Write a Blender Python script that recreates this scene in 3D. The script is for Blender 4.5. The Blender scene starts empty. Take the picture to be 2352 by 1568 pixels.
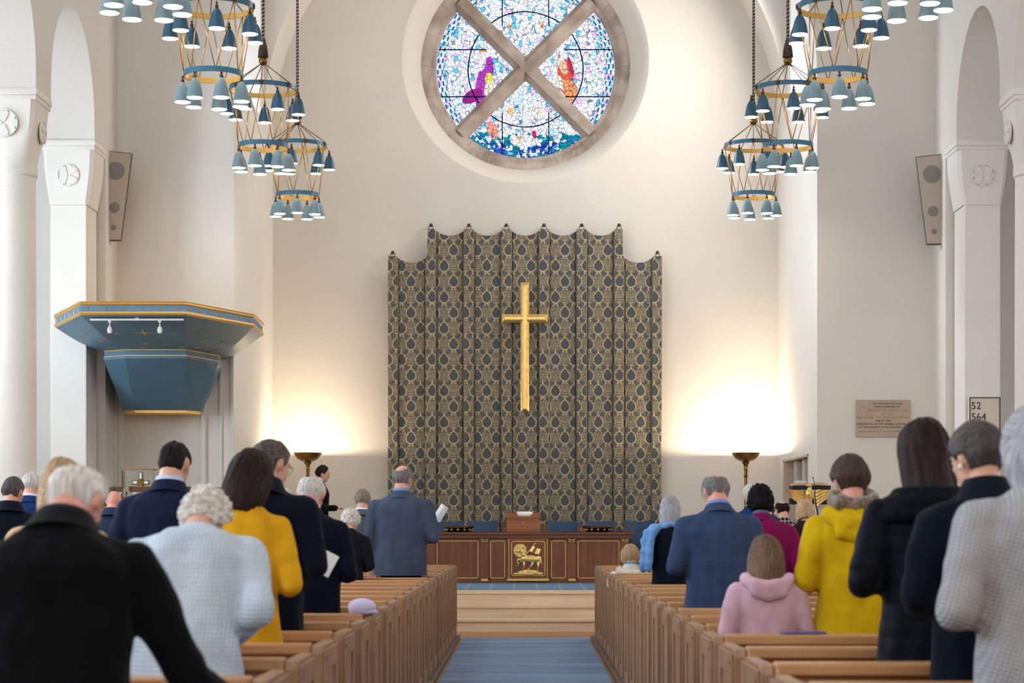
import bpy, bmesh, math, random
from mathutils import Vector, Matrix, noise
random.seed(7)
scene = bpy.context.scene
C = bpy.context.collection
PI = math.pi
F = 4697.0          # focal length in pixels of the 2352 px wide frame
EYE = 1.30          # eye height in metres

# ------------------------------------------------------------------ camera
cd = bpy.data.cameras.new('camera'); cam = bpy.data.objects.new('camera', cd); C.objects.link(cam)
cam.location = (0, 0, EYE); cam.rotation_euler = (PI/2, 0, 0)
cd.sensor_width = 36; cd.lens = 36*F/2352
cd.shift_x = -31/2352; cd.shift_y = 416/2352
cd.clip_start = .1; cd.clip_end = 200
cd.dof.use_dof = True; cd.dof.focus_distance = 27.5; cd.dof.aperture_fstop = 5.0
scene.camera = cam
# ------------------------------------------------------------------ colour
vs = scene.view_settings
vs.view_transform = 'Standard'; vs.look = 'None'; vs.gamma = 1; vs.exposure = 0.0; vs.use_curve_mapping = False
# ------------------------------------------------------------------ world
w = bpy.data.worlds.new('sky'); scene.world = w; w.use_nodes = True
w.node_tree.nodes['Background'].inputs[0].default_value = (.75, .85, 1, 1)
w.node_tree.nodes['Background'].inputs[1].default_value = 1.0
# ------------------------------------------------------------------ daylight at the aisle and chancel windows, plus added fill lights
def area(name, loc, target, sx, sy, power, col, spread=180):
    l = bpy.data.lights.new(name, 'AREA'); l.shape = 'RECTANGLE'; l.size = sx; l.size_y = sy
    l.energy = power; l.color = col; l.spread = math.radians(spread)
    o = bpy.data.objects.new(name, l); C.objects.link(o); o.location = loc
    o.rotation_euler = (Vector(target)-Vector(loc)).to_track_quat('-Z', 'Y').to_euler()
    return o
COOL = (.70, .85, 1.0); WARM = (1.0, .93, .84)
for k in range(7):
    y = 20.95-3.0*k
    area('aisle_window_light', (-8.9, y, 3.9), (-5.7, 25.2, 5.6) if k == 0 else (0, y, 2.2), 1.5, 4.0, 130 if k == 0 else 235, COOL, 100 if k == 0 else 180)
    area('aisle_window_light', (8.9, y, 3.9), (0, y, 2.6), 1.5, 4.0, 22, WARM)
for k in range(6):  # unseen lights added high along both nave walls, no openings built there
    y = 22.5-4.2*k
    area('high_fill_light', (-5.2, y, 9.9), (3, y, 2), 2.2, 2.4, 110, COOL)
    area('high_fill_light', (5.2, y, 9.9), (-3, y, 2), 2.2, 2.4, 50, WARM)
area('rear_fill_light', (0, -5.7, 6.5), (0, 22, 2.5), 6, 6, 600, (1, .965, .92))  # general fill added behind the camera, the rear wall has no window
area('chancel_window_light', (-3.7, 28.2, 8.3), (3.7, 27.0, 5.2), 1.9, 3.0, 85, (.74, .86, 1), 62)
area('chancel_window_light', (3.7, 28.2, 8.3), (-3.7, 29.2, 5.0), 1.9, 3.0, 165, (1, .95, .88), 150)

# ------------------------------------------------------------------ mesh helpers
class MB:
    def __init__(s): s.v = []; s.f = []
    def add(s, vs, fs):
        n = len(s.v); s.v += [tuple(v) for v in vs]; s.f += [tuple(i+n for i in f) for f in fs]; return s
    def box(s, x0, x1, y0, y1, z0, z1, bev=0):
        if x0 > x1: x0, x1 = x1, x0
        if y0 > y1: y0, y1 = y1, y0
        if bev <= 0:
            vs = [(x, y, z) for z in (z0, z1) for y in (y0, y1) for x in (x0, x1)]
            return s.add(vs, [(0,2,3,1),(4,5,7,6),(0,1,5,4),(2,6,7,3),(0,4,6,2),(1,3,7,5)])
        bm = bmesh.new(); bmesh.ops.create_cube(bm, size=1)
        for v in bm.verts:
            v.co = Vector(((x0+x1)/2+v.co.x*(x1-x0), (y0+y1)/2+v.co.y*(y1-y0), (z0+z1)/2+v.co.z*(z1-z0)))
        bmesh.ops.bevel(bm, geom=bm.edges[:], offset=bev, segments=2, affect='EDGES', profile=.5)
        bm.verts.index_update()
        s.add([v.co for v in bm.verts], [[v.index for v in f.verts] for f in bm.faces]); bm.free(); return s
    def prism(s, pts, a, b, axis='y'):
        """polygon of 2D points extruded from a to b; axis y: pts are (x,z); x: (y,z); z: (x,y)"""
        n = len(pts)
        def m(p, t):
            return (p[0], t, p[1]) if axis == 'y' else ((t, p[0], p[1]) if axis == 'x' else (p[0], p[1], t))
        vs = [m(p, a) for p in pts]+[m(p, b) for p in pts]
        fs = [tuple(range(n)), tuple(range(2*n-1, n-1, -1))]+[(i, i+n, (i+1) % n+n, (i+1) % n) for i in range(n)]
        return s.add(vs, fs)
    def lathe(s, prof, seg=32, o=(0, 0, 0), axis='z', flat=1.0):
        vs = []; fs = []; n = len(prof)
        for i in range(seg):
            a = 2*PI*i/seg
            for r, h in prof:
                if axis == 'z': vs.append((o[0]+r*math.cos(a), o[1]+r*math.sin(a)*flat, o[2]+h))
                else: vs.append((o[0]+r*math.cos(a), o[1]+h, o[2]+r*math.sin(a)))
        for i in range(seg):
            j = (i+1) % seg
            for k in range(n-1): fs.append((i*n+k, j*n+k, j*n+k+1, i*n+k+1))
        return s.add(vs, fs)
    def tube(s, path, r, seg=8, cap=True, closed=False):
        path = [Vector(p) for p in path]; n = len(path); rr = r if isinstance(r, (list, tuple)) else [r]*n
        vs = []; fs = []; up = None
        for i, p in enumerate(path):
            if closed: t = path[(i+1) % n]-path[i-1]
            else: t = path[min(i+1, n-1)]-path[max(i-1, 0)]
            t.normalize()
            if up is None:
                up = Vector((0, 0, 1)) if abs(t.z) < .9 else Vector((1, 0, 0))
            a = up-t*up.dot(t)
            if a.length < 1e-5: a = t.orthogonal()
            a.normalize(); b = t.cross(a); up = a
            for k in range(seg):
                q = 2*PI*k/seg; vs.append(p+(a*math.cos(q)+b*math.sin(q))*rr[i])
        for i in range(n if closed else n-1):
            j = (i+1) % n
            for k in range(seg):
                l = (k+1) % seg; fs.append((i*seg+k, i*seg+l, j*seg+l, j*seg+k))
        if cap and not closed: fs += [tuple(range(seg-1, -1, -1)), tuple((n-1)*seg+k for k in range(seg))]
        return s.add(vs, fs)
    def ell(s, c, r, u=16, v=10, M=None):
        vs = []; fs = []
        for j in range(1, v):
            e = -PI/2+PI*j/v
            for i in range(u):
                a = 2*PI*i/u; vs.append(Vector((math.cos(e)*math.cos(a)*r[0], math.cos(e)*math.sin(a)*r[1], math.sin(e)*r[2])))
        n = len(vs); vs += [Vector((0, 0, -r[2])), Vector((0, 0, r[2]))]
        for j in range(v-2):
            for i in range(u): fs.append((j*u+i, j*u+(i+1) % u, (j+1)*u+(i+1) % u, (j+1)*u+i))
        for i in range(u):
            fs.append((n, (i+1) % u, i)); fs.append((n+1, (v-2)*u+i, (v-2)*u+(i+1) % u))
        if M: vs = [M @ q for q in vs]
        return s.add([q+Vector(c) for q in vs], fs)
    def cap(s, a, ra, b, rb, u=12):
        a = Vector(a); b = Vector(b); d = b-a
        if d.length < 1e-6: return s.ell(a, (ra, ra, ra), u)
        rot = d.to_track_quat('Z', 'X').to_matrix(); L = d.length
        rings = []
        for k in range(1, 5): e = -PI/2+PI/2*k/4; rings.append((ra*math.cos(e), ra*math.sin(e)))
        for k in range(0, 4): e = PI/2*k/4; rings.append((rb*math.cos(e), L+rb*math.sin(e)))
        vs = []; fs = []
        for r, h in rings:
            for i in range(u): q = 2*PI*i/u; vs.append(a+rot @ Vector((r*math.cos(q), r*math.sin(q), h)))
        m = len(rings); n = len(vs); vs += [a+rot @ Vector((0, 0, -ra)), a+rot @ Vector((0, 0, L+rb))]
        for j in range(m-1):
            for i in range(u): fs.append((j*u+i, j*u+(i+1) % u, (j+1)*u+(i+1) % u, (j+1)*u+i))
        for i in range(u): fs.append((n, (i+1) % u, i)); fs.append((n+1, (m-1)*u+i, (m-1)*u+(i+1) % u))
        return s.add(vs, fs)
    def loft(s, rings, M=None, u=28, p=2.3):
        """rings of (z, halfwidth, halfdepth, ycentre); closed at both ends"""
        vs = []; fs = []
        for z, a, b, yc in rings:
            for i in range(u):
                q = 2*PI*i/u; c, t = math.cos(q), math.sin(q)
                vs.append(Vector((a*math.copysign(abs(c)**(2/p), c), yc+b*math.copysign(abs(t)**(2/p), t), z)))
        if M: vs = [M(q) for q in vs]
        m = len(rings)
        for j in range(m-1):
            for i in range(u): fs.append((j*u+i, j*u+(i+1) % u, (j+1)*u+(i+1) % u, (j+1)*u+i))
        fs.append(tuple(range(u-1, -1, -1))); fs.append(tuple((m-1)*u+i for i in range(u)))
        return s.add(vs, fs)
    def build(s, name, mat=None, parent=None, smooth=False, loc=None):
        me = bpy.data.meshes.new(name)
        me.from_pydata([tuple(v) for v in s.v], [], s.f)
        me.validate(); me.update()
        return mk(name, me, mat, parent, smooth, loc)
def mk(name, me, mat=None, parent=None, smooth=False, loc=None):
    if smooth is True: me.polygons.foreach_set('use_smooth', [True]*len(me.polygons))
    elif smooth:
        me.polygons.foreach_set('use_smooth', [True]*len(me.polygons)); me.set_sharp_from_angle(angle=math.radians(smooth))
    o = bpy.data.objects.new(name, me); C.objects.link(o)
    if mat: me.materials.append(mat)
    if loc: o.location = loc
    if parent: o.parent = parent
    return o
def fixn(o):
    bm = bmesh.new(); bm.from_mesh(o.data); bmesh.ops.recalc_face_normals(bm, faces=bm.faces[:]); bm.to_mesh(o.data); bm.free(); return o
def tag(o, label=None, cat=None, group=None, kind=None):
    if label: o['label'] = label
    if cat: o['category'] = cat
    if group: o['group'] = group
    if kind: o['kind'] = kind
    return o
def struct(o, label=None):
    o['kind'] = 'structure'
    if label: o['label'] = label
    return o
def empty(name, loc, label=None, cat=None, group=None, rz=0):
    o = bpy.data.objects.new(name, None); C.objects.link(o); o.location = loc; o.rotation_euler = (0, 0, rz)
    o.empty_display_size = .1
    return tag(o, label, cat, group)
def copy_tree(o, parent=None):
    c = o.copy(); C.objects.link(c); c.parent = parent
    for ch in list(o.children): copy_tree(ch, c)
    return c
def PX(x, Y): return (x-1207)*Y/F
def PZ(y, Y): return EYE+(1200-y)*Y/F

# ------------------------------------------------------------------ materials
def lin(c):
    return tuple((v/255/12.92 if v/255 <= .04045 else ((v/255+.055)/1.055)**2.4) for v in c)+(1,)
class NT:
    def __init__(s, mat): s.t = mat.node_tree; s.n = s.t.nodes; s.l = s.t.links
    def node(s, ty, **kw):
        n = s.n.new(ty)
        for k, v in kw.items(): setattr(n, k, v)
        return n
    def put(s, sock, v):
        if isinstance(v, E): s.l.new(v.o, sock)
        elif hasattr(v, 'is_output'): s.l.new(v, sock)
        else: sock.default_value = v
    def math(s, op, *a):
        n = s.n.new('ShaderNodeMath'); n.operation = op
        for i, v in enumerate(a): s.put(n.inputs[i], v)
        return E(s, n.outputs[0])
    def mix(s, f, a, b, bt='MIX'):
        n = s.n.new('ShaderNodeMix'); n.data_type = 'RGBA'; n.blend_type = bt
        s.put(n.inputs[0], f); s.put(n.inputs[6], a); s.put(n.inputs[7], b); return n.outputs[2]
    def coords(s, kind='Object'):
        n = s.n.new('ShaderNodeTexCoord'); x = s.n.new('ShaderNodeSeparateXYZ'); s.l.new(n.outputs[kind], x.inputs[0])
        return n.outputs[kind], E(s, x.outputs[0]), E(s, x.outputs[1]), E(s, x.outputs[2])
    def noise(s, scale, detail=3, vec=None, stretch=None, rough=.5):
        n = s.n.new('ShaderNodeTexNoise'); n.inputs['Scale'].default_value = scale; n.inputs['Detail'].default_value = detail
        n.inputs['Roughness'].default_value = rough
        if vec is not None:
            if stretch:
                m = s.n.new('ShaderNodeMapping'); m.inputs['Scale'].default_value = stretch; s.l.new(vec, m.inputs[0]); vec = m.outputs[0]
            s.l.new(vec, n.inputs[0])
        return E(s, n.outputs[0])
    def bump(s, h, strength=.3, dist=.01):
        n = s.n.new('ShaderNodeBump'); n.inputs['Strength'].default_value = strength; n.inputs['Distance'].default_value = dist
        s.put(n.inputs['Height'], h); return n.outputs[0]
class E:
    def __init__(s, nt, o): s.nt = nt; s.o = o
    def __add__(s, b): return s.nt.math('ADD', s, b)
    __radd__ = __add__
    def __sub__(s, b): return s.nt.math('SUBTRACT', s, b)
    def __rsub__(s, b): return s.nt.math('SUBTRACT', b, s)
    def __mul__(s, b): return s.nt.math('MULTIPLY', s, b)
    __rmul__ = __mul__
    def __truediv__(s, b): return s.nt.math('DIVIDE', s, b)
    def __lt__(s, b): return s.nt.math('LESS_THAN', s, b)
    def __gt__(s, b): return s.nt.math('GREATER_THAN', s, b)
    def abs(s): return s.nt.math('ABSOLUTE', s)
    def sin(s): return s.nt.math('SINE', s)
    def cos(s): return s.nt.math('COSINE', s)
    def sqrt(s): return s.nt.math('SQRT', s)
    def floor(s): return s.nt.math('FLOOR', s)
    def fract(s): return s.nt.math('FRACT', s)
    def max(s, b): return s.nt.math('MAXIMUM', s, b)
    def min(s, b): return s.nt.math('MINIMUM', s, b)
    def clamp(s): return s.max(0.0).min(1.0)
    def atan2(s, b): return s.nt.math('ARCTAN2', s, b)
MATS = {}
def mat(name, rgb, rough=.6, metal=0, var=0, vscale=3, bump=0, bscale=60, sheen=0, stretch=None, spec=.5, emit=0, sss=0, rgb2=None, detail=3):
    """colour plus optional large noise variation and fine bump"""
    if name in MATS: return MATS[name]
    m = bpy.data.materials.new(name); m.use_nodes = True; t = NT(m); b = t.n['Principled BSDF']
    b.inputs['Roughness'].default_value = rough; b.inputs['Metallic'].default_value = metal
    b.inputs['Specular IOR Level'].default_value = spec
    c = lin(rgb)
    vec, x, y, z = t.coords()
    c2 = lin(rgb2) if rgb2 else tuple(v*(1-var) for v in c[:3])+(1,)
    if var or rgb2:
        nz = t.noise(vscale, detail, vec, stretch)
        f = ((nz-.35)*3.3).clamp()
        col = t.mix(f, c, c2); t.put(b.inputs['Base Color'], col)
    else: b.inputs['Base Color'].default_value = c
    if bump:
        t.put(b.inputs['Normal'], t.bump(t.noise(bscale, 4, vec, stretch), bump, .01))
    if sheen: b.inputs['Sheen Weight'].default_value = sheen; b.inputs['Sheen Roughness'].default_value = .5
    if sss: b.inputs['Subsurface Weight'].default_value = sss; b.inputs['Subsurface Radius'].default_value = (.02, .008, .004); b.inputs['Subsurface Scale'].default_value = .5
    if emit: b.inputs['Emission Color'].default_value = c; b.inputs['Emission Strength'].default_value = emit
    MATS[name] = m; return m
def wood(name, a, b, axis='x', scale=1.0, rough=.42):
    if name in MATS: return MATS[name]
    m = bpy.data.materials.new(name); m.use_nodes = True; t = NT(m); s = t.n['Principled BSDF']
    vec, x, y, z = t.coords()
    st = {'x': (.6, 14, 14), 'y': (14, .6, 14), 'z': (14, 14, .6)}[axis]
    n1 = t.noise(2.2*scale, 5, vec, st, .6); n2 = t.noise(1.3, 2, vec)
    f = ((n1-.3)*2.2).clamp(); col = t.mix(f, lin(a), lin(b))
    obi = t.node('ShaderNodeObjectInfo'); rnd = E(t, obi.outputs['Random'])
    hs = t.node('ShaderNodeHueSaturation'); t.put(hs.inputs['Color'], col); t.put(hs.inputs['Value'], (n2*.5+.75)*(rnd*.16+.92))
    t.put(s.inputs['Base Color'], hs.outputs[0]); s.inputs['Roughness'].default_value = rough
    t.put(s.inputs['Normal'], t.bump(n1, .15, .004))
    MATS[name] = m; return m
PLASTER = mat('plaster_wall', (223, 217, 208), .85, var=.05, vscale=.7, bump=.25, bscale=70)
PLASTER2 = mat('plaster_column', (234, 229, 220), .8, var=.05, vscale=1.2, bump=.2, bscale=60)
STONE = mat('window_stone', (190, 176, 164), .85, rgb2=(142, 126, 114), vscale=2.5, bump=.5, bscale=40, detail=6)
OAK = wood('oak_pew', (204, 154, 104), (156, 106, 64), 'x')
OAKV = wood('oak_pew_end', (178, 138, 104), (124, 88, 62), 'z')
OAKSTEP = wood('oak_step', (232, 206, 174), (204, 172, 138), 'x', .7)
WALNUT = wood('table_wood', (136, 76, 40), (100, 52, 26), 'z', .8, .35)
WALNUTX = wood('table_wood_horizontal', (120, 66, 38), (88, 46, 26), 'x', .8, .35)
GOLD = mat('gold_leaf', (246, 210, 132), .34, .85, var=.18, vscale=14, bump=.15, bscale=30)
GOLDP = mat('gold_paint', (226, 180, 96), .4, .45)
BRASS = mat('aged_brass', (150, 112, 52), .3, .9, var=.3, vscale=6)
BRASSD = mat('dark_bronze', (92, 66, 44), .4, .7)
TEAL = mat('teal_enamel', (52, 92, 116), .42, .1)
TEALP = mat('teal_enamel_lit', (112, 138, 148), .45)  # lower shades: light falling from the upper lamps put into the colour
TEAL2 = mat('blue_ring_enamel', (56, 104, 130), .35, .15)
CANB = mat('canopy_blue', (84, 122, 142), .5, var=.12, vscale=2)
CANL = mat('canopy_band_blue', (98, 140, 170), .5)
LEATH = mat('blue_leather', (18, 62, 104), .38, var=.2, vscale=5, bump=.15, bscale=18)
BLACK = mat('black_plastic', (16, 16, 18), .45)
WHITE = mat('white_enamel', (240, 240, 240), .35)
PAPER = mat('paper', (240, 240, 238), .8)
SKIN = mat('skin', (222, 168, 142), .5, sss=.15, var=.12, vscale=14)
SKIN2 = mat('skin_pink', (226, 160, 142), .5, sss=.15, var=.12, vscale=14)
SKIND = mat('skin_dark', (104, 66, 48), .5, sss=.08)
EYEM = mat('eye_white', (235, 232, 228), .2)
LIPM = mat('lips', (176, 96, 88), .4)
# ================================================================== THE SETTING
XW = 5.40; XC = 3.78; YF = 26.5; YB = 30.6; ZC = .446; ZS = 7.1
def arc(cx, cz, r, a0, a1, n=24, rz=None):
    rz = rz or r
    return [(cx+r*math.cos(math.radians(a0+(a1-a0)*i/n)), cz+rz*math.sin(math.radians(a0+(a1-a0)*i/n))) for i in range(n+1)]
# floor and aisle
struct(MB().box(-9.2, 9.2, -6, 24.42, -.1, 0).build('floor', wood('nave_floor_boards', (176, 128, 88), (140, 98, 64), 'x', .6)))
for s in (-1, 1):
    struct(MB().box(s*.73, s*5.1, 3.2, 22.95, 0, .045, .006).build('floor', mat('pew_plinth', (112, 92, 84), .5, var=.2)))
# carpet, stripes of sheen across the pile painted into the blue
m = bpy.data.materials.new('blue_carpet'); m.use_nodes = True; t = NT(m); b = t.n['Principled BSDF']
vec, x, y, z = t.coords()
f = ((t.noise(1.1, 3, vec, (.35, 2.6, 1))-.35)*3).clamp()
col = t.mix(f, lin((66, 104, 150)), lin((104, 146, 194)))
t.put(b.inputs['Base Color'], col); b.inputs['Roughness'].default_value = .9; b.inputs['Sheen Weight'].default_value = .3
t.put(b.inputs['Normal'], t.bump(t.noise(300, 2, vec), .5, .004)); CARPET = m
tag(MB().box(-.70, .70, -4, 22.95, 0, .012).build('aisle_carpet', CARPET), 'blue carpet runner lying along the aisle between the pews', 'carpet')
# chancel steps and platform
SY = [24.42, 24.92, 25.42]; SZ = [.145, .289, ZC]
for k in range(3):
    y1 = SY[k+1]+.02 if k < 2 else YF
    o = empty('chancel_step', (0, SY[k], 0)); struct(o)
    z0 = SZ[k-1] if k else 0
    MB().box(-5.3, 5.3, 0, y1-SY[k], z0, SZ[k]-.03).build('riser', OAKSTEP, o)
    MB().box(-5.3, 5.3, -.025, y1-SY[k], SZ[k]-.032, SZ[k], .006).build('tread', OAKSTEP, o)
struct(MB().box(-XC, XC, YF, YB+.4, 0, ZC).build('floor', OAKSTEP))
# patterned chancel carpet
m = bpy.data.materials.new('chancel_carpet'); m.use_nodes = True; t = NT(m); b = t.n['Principled BSDF']
vec, x, y, z = t.coords()
q = ((x*3.3).fract()-.5).abs().min(((y*3.3).fract()-.5).abs())
col = t.mix((q < .05), lin((92, 128, 160)), lin((126, 152, 168)))
t.put(b.inputs['Base Color'], col); b.inputs['Roughness'].default_value = .95; CARPET2 = m
tag(MB().box(-2.6, 2.6, 26.02, 30.2, ZC, ZC+.014, .004).build('chancel_carpet', CARPET2), 'blue checked carpet on the chancel floor under the communion table', 'carpet')
# front wall with chancel arch
pts = [(-9.2, 0), (-XC, 0)]+arc(0, ZS, XC, 180, 0, 48)+[(XC, 0), (9.2, 0), (9.2, 13), (-9.2, 13)]
struct(fixn(MB().prism(pts, YF, YF+.45).build('wall_front', PLASTER, smooth=False)))
# back wall of chancel with round opening; splayed reveal
CZW = 8.23; RS = 1.85; R2 = 1.56
def holed(x0, x1, z0, z1, cx, cz, r, y, n=96):
    mb = MB(); vs = []
    for i in range(n):
        a = 2*PI*i/n; c, s_ = math.cos(a), math.sin(a)
        vs.append((cx+r*c, y, cz+r*s_))
        tx = ((x1-cx) if c > 0 else (x0-cx))/c if abs(c) > 1e-6 else 1e9
        tz = ((z1-cz) if s_ > 0 else (z0-cz))/s_ if abs(s_) > 1e-6 else 1e9
        tt = min(tx, tz); vs.append((cx+tt*c, y, cz+tt*s_))
    return mb.add(vs, [(2*i, 2*((i+1) % n), 2*((i+1) % n)+1, 2*i+1) for i in range(n)])
mb = holed(-XC-.3, XC+.3, 0, 11.6, 0, CZW, RS, YB)
mb.lathe([(RS, 0), (RS-.07, .05), (R2+.02, .42), (R2+.02, .75)], 96, (0, YB, CZW), 'y')
n = len(mb.v); mb.add([(v[0], v[1]+.75, v[2]) for v in holed(-XC-.3, XC+.3, 0, 11.6, 0, CZW, R2+.02, YB).v], holed(0, 1, 0, 1, .5, .5, .1, 0).f)
struct(fixn(mb.build('wall_back', PLASTER, smooth=30)))
# chancel side walls, with the high window bays and the barrel vault ribs
def barrel(y0, y1, a0=0, a1=180, r=XC, t=.25):
    inner = arc(0, ZS, r, a0, a1, 48); outer = [(p[0], p[1]) for p in arc(0, ZS, r+t, a1, a0, 48)]
    return MB().prism(inner+outer, y0, y1)
for s, nm in ((-1, 'left'), (1, 'right')):
    mb = MB()
    ya, yb, zn = 27.33, 30.02, 2.22     # stone niche opening in the right hand wall
    if s > 0:
        mb.box(XC, XC+.45, YF+.45, ya, ZC, ZS); mb.box(XC, XC+.45, yb, YB+.1, ZC, ZS); mb.box(XC, XC+.45, ya, yb, zn, ZS)
    else: mb.box(-XC-.45, -XC, YF+.45, YB+.1, ZC, ZS)
    # wall of the window bay carried up, with an arched opening
    y0, y1 = 26.95, 29.55
    pts = [(y0, ZS), (y0+.4, ZS)]+[(28.25+.9*math.cos(a), 8.9+.9*math.sin(a)) for a in [PI-PI*i/16 for i in range(17)]]+[(y1-.4, ZS), (y1, ZS), (y1, 11.6), (y0, 11.6)]
    mb.prism(pts, s*XC, s*(XC+.45), 'x')
    struct(fixn(mb.build('wall_chancel_'+nm, PLASTER)))
    # window in the bay
    wn = empty('window_2' if s < 0 else 'window_3', (s*(XC+.3), 28.25, ZS)); struct(wn)
    MB().box(-.02, .02, -.9, .9, 0, 2.7).build('pane', mat('daylit_glass', (232, 240, 255), .3, emit=2.2), wn)
    fr = MB()
    for k in range(5): fr.box(-.04, .04, -.9+.45*k-.015, -.9+.45*k+.015, 0, 2.7)
    for k in range(6): fr.box(-.04, .04, -.9, .9, .5*k, .5*k+.03)
    fr.build('window_frame', mat('window_lead', (70, 72, 76), .5), wn)
struct(fixn(barrel(YF+.45, 26.95, 54, 126).build('ceiling_chancel', PLASTER, smooth=40)))
struct(fixn(barrel(29.55, YB+.1, 54, 126).build('ceiling_chancel', PLASTER, smooth=40)))
# the two ribs' outer corners: solid masonry between barrel and side wall
for s in (-1, 1):
    pts = [(s*p[0], p[1]) for p in arc(0, ZS, XC, 0, 55, 20)]+[(s*XC*math.cos(math.radians(55)), 11.6), (s*(XC+.4), 11.6), (s*(XC+.4), ZS)]
    struct(fixn(MB().prism(pts, 29.55, YB+.05).build('wall_chancel_'+('left' if s < 0 else 'right'), PLASTER, smooth=30)))
    struct(fixn(MB().prism(pts, YF+.451, 26.95).build('wall_chancel_'+('left' if s < 0 else 'right'), PLASTER, smooth=30)))
struct(fixn(barrel(26.9, 29.6, 60, 120).build('ceiling_chancel', PLASTER, smooth=40)))
struct(MB().box(-4.3, 4.3, 26.5, 31.4, 11.6, 11.7).build('ceiling_chancel', PLASTER))
# stone niche in the right chancel wall
nb = empty('trim_1', (XC, 28.67, ZC)); struct(nb)
h = 2.22-ZC
MB().box(.30, .42, -1.34, 1.35, 0, h).build('niche_back', STONE, nb)
sm = MB()
for yy in (-1.3, 1.31): sm.box(.0, .34, yy-.045, yy+.045, 0, h)
sm.box(.0, .34, -1.34, 1.35, h-.03, h)
sm.build('niche_frame', mat('niche_stone_pale', (196, 176, 156), .8, var=.1), nb)
for yy in (-.42, .47):
    mb = MB().box(.12, .32, yy-.05, yy+.05, 0, 1.28, .02); mb.box(.05, .32, yy-.10, yy+.10, 1.28, h-.03, .04)
    mb.build('niche_column', mat('niche_stone', (190, 176, 160), .85, var=.15), nb)
MB().box(.0, .33, -1.3, 1.3, .36, .44, .01).build('niche_seat', STONE, nb)

# arcade walls with round arches (plane x = +-5.29 on the nave side)
XA = 5.29
for s, nm in ((-1, 'left'), (1, 'right')):
    pts = [(26.5, 0), (26.5, 13), (-6, 13), (-6, 6.0)]
    ys = []
    y = 25.1
    while y > -4: ys.append(y); y -= 3.0
    for yc in reversed(ys):           # arch from yc-2.3 to yc
        pts += [(yc-2.3, 5.985)]+[(yc-1.15+1.15*math.cos(a), 6.15+1.17*math.sin(a)) for a in [PI-PI*i/28 for i in range(29)]]+[(yc, 5.985)]
    pts += [(25.75, 5.985), (25.75, 0)]
    struct(fixn(MB().prism(pts, s*XA, s*(XA+.70), 'x').build('wall_'+nm, PLASTER)))
    struct(MB().box(s*9.0, s*9.2, -6, 26.5, 0, 2.1).build('wall_aisle_'+nm, PLASTER))
    mb = MB(); mb.box(s*9.0, s*9.2, -6, 26.5, 5.9, 8)
    for k in range(8):
        yc = 20.95-3*k; mb.box(s*9.0, s*9.2, yc+.75, yc+2.25, 2.1, 5.9)
    mb.box(s*9.0, s*9.2, 23.9, 26.5, 2.1, 5.9)
    struct(mb.build('wall_aisle_'+nm, PLASTER))
    struct(MB().box(s*5.9, s*9.2, -6, 26.5, 7.9, 8.0).build('ceiling_aisle', PLASTER))
struct(MB().box(-9.2, 9.2, -6.2, 26.6, 12.9, 13.1).build('ceiling', PLASTER))
struct(MB().box(-9.2, 9.2, -6.2, -6.0, 0, 13).build('wall_rear', PLASTER))

def medallion(mb, axis, face, c, zc, r, diag, s=1):
    """raised ring and cross on a capital; axis 'y' face looks to -y at y=face, axis 'x' looks at x=face"""
    def P(u, w_, d): return (c+u, face-d, zc+w_) if axis == 'y' else (face-s*d, c+u, zc+w_)
    n = 32
    for (ra, rb, d0, d1) in ((r, r*.88, .0, .024),):
        mb.add([P(r*.9*math.cos(2*PI*i/n), r*.9*math.sin(2*PI*i/n), .010) for i in range(n)], [tuple(range(n))])
        vs = []; fs = []
        for i in range(n):
            a = 2*PI*i/n
            for rr, d in ((ra, 0), (ra, d1), (rb, d1), (rb, 0)): vs.append(P(rr*math.cos(a), rr*math.sin(a), d))
        for i in range(n):
            j = (i+1) % n
            for k in range(3): fs.append((4*i+k, 4*j+k, 4*j+k+1, 4*i+k+1))
        mb.add(vs, fs)
    for k in range(4):
        a = PI/2*k+(PI/4 if diag else 0)
        co, si = math.cos(a), math.sin(a)
        w0, w1 = .010, r*.44
        q = [(.012, -w0), (r*.86, -w1), (r*.86, w1), (.012, w0)]
        vs = [P(u*co-v*si, u*si+v*co, d) for d in (.0, .024) for u, v in q]
        mb.add(vs, [(0,1,2,3),(7,6,5,4),(0,4,5,1),(1,5,6,2),(2,6,7,3),(3,7,4,0)])
def capital(s, x0, x1, y0, y1, z0, z1, rb, name_parent):
    """block capital: moulded abacus, sides curving in towards the shaft. local coords are world"""
    cx, cy = (x0+x1)/2, (y0+y1)/2
    rings = []; N = 40
    hx, hy = (x1-x0)/2, (y1-y0)/2
    hh = z1-z0
    prof = [(0, 0), (.08, .10), (.2, .30), (.38, .60), (.6, .86), (.86, 1.0)]
    vs = []; fs = []
    for f, g in prof:
        for i in range(N):
            a = 2*PI*(i+.5)/N; c, t_ = math.cos(a), math.sin(a)
            k = 1/max(abs(c), abs(t_))
            sq = (hx*.94*c*k, hy*.94*t_*k)
            rd = (rb[0]*c*(k if rb[2] else 1), rb[1]*t_*(k if rb[2] else 1))
            vs.append((cx+rd[0]+(sq[0]-rd[0])*g, cy+rd[1]+(sq[1]-rd[1])*g, z0+f*hh))
    for j in range(len(prof)-1):
        for i in range(N): fs.append((j*N+i, j*N+(i+1) % N, (j+1)*N+(i+1) % N, (j+1)*N+i))
    fs.append(tuple(range(N))); fs.append(tuple((len(prof)-1)*N+i for i in range(N)))
    mb = MB().add(vs, fs)
    mb.box(cx-hx*.97, cx+hx*.97, cy-hy*.97, cy+hy*.97, z0+.85*hh, z0+.91*hh, .008)
    mb.box(cx-hx, cx+hx, cy-hy, cy+hy, z0+.91*hh, z1, .01)
    return mb
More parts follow.
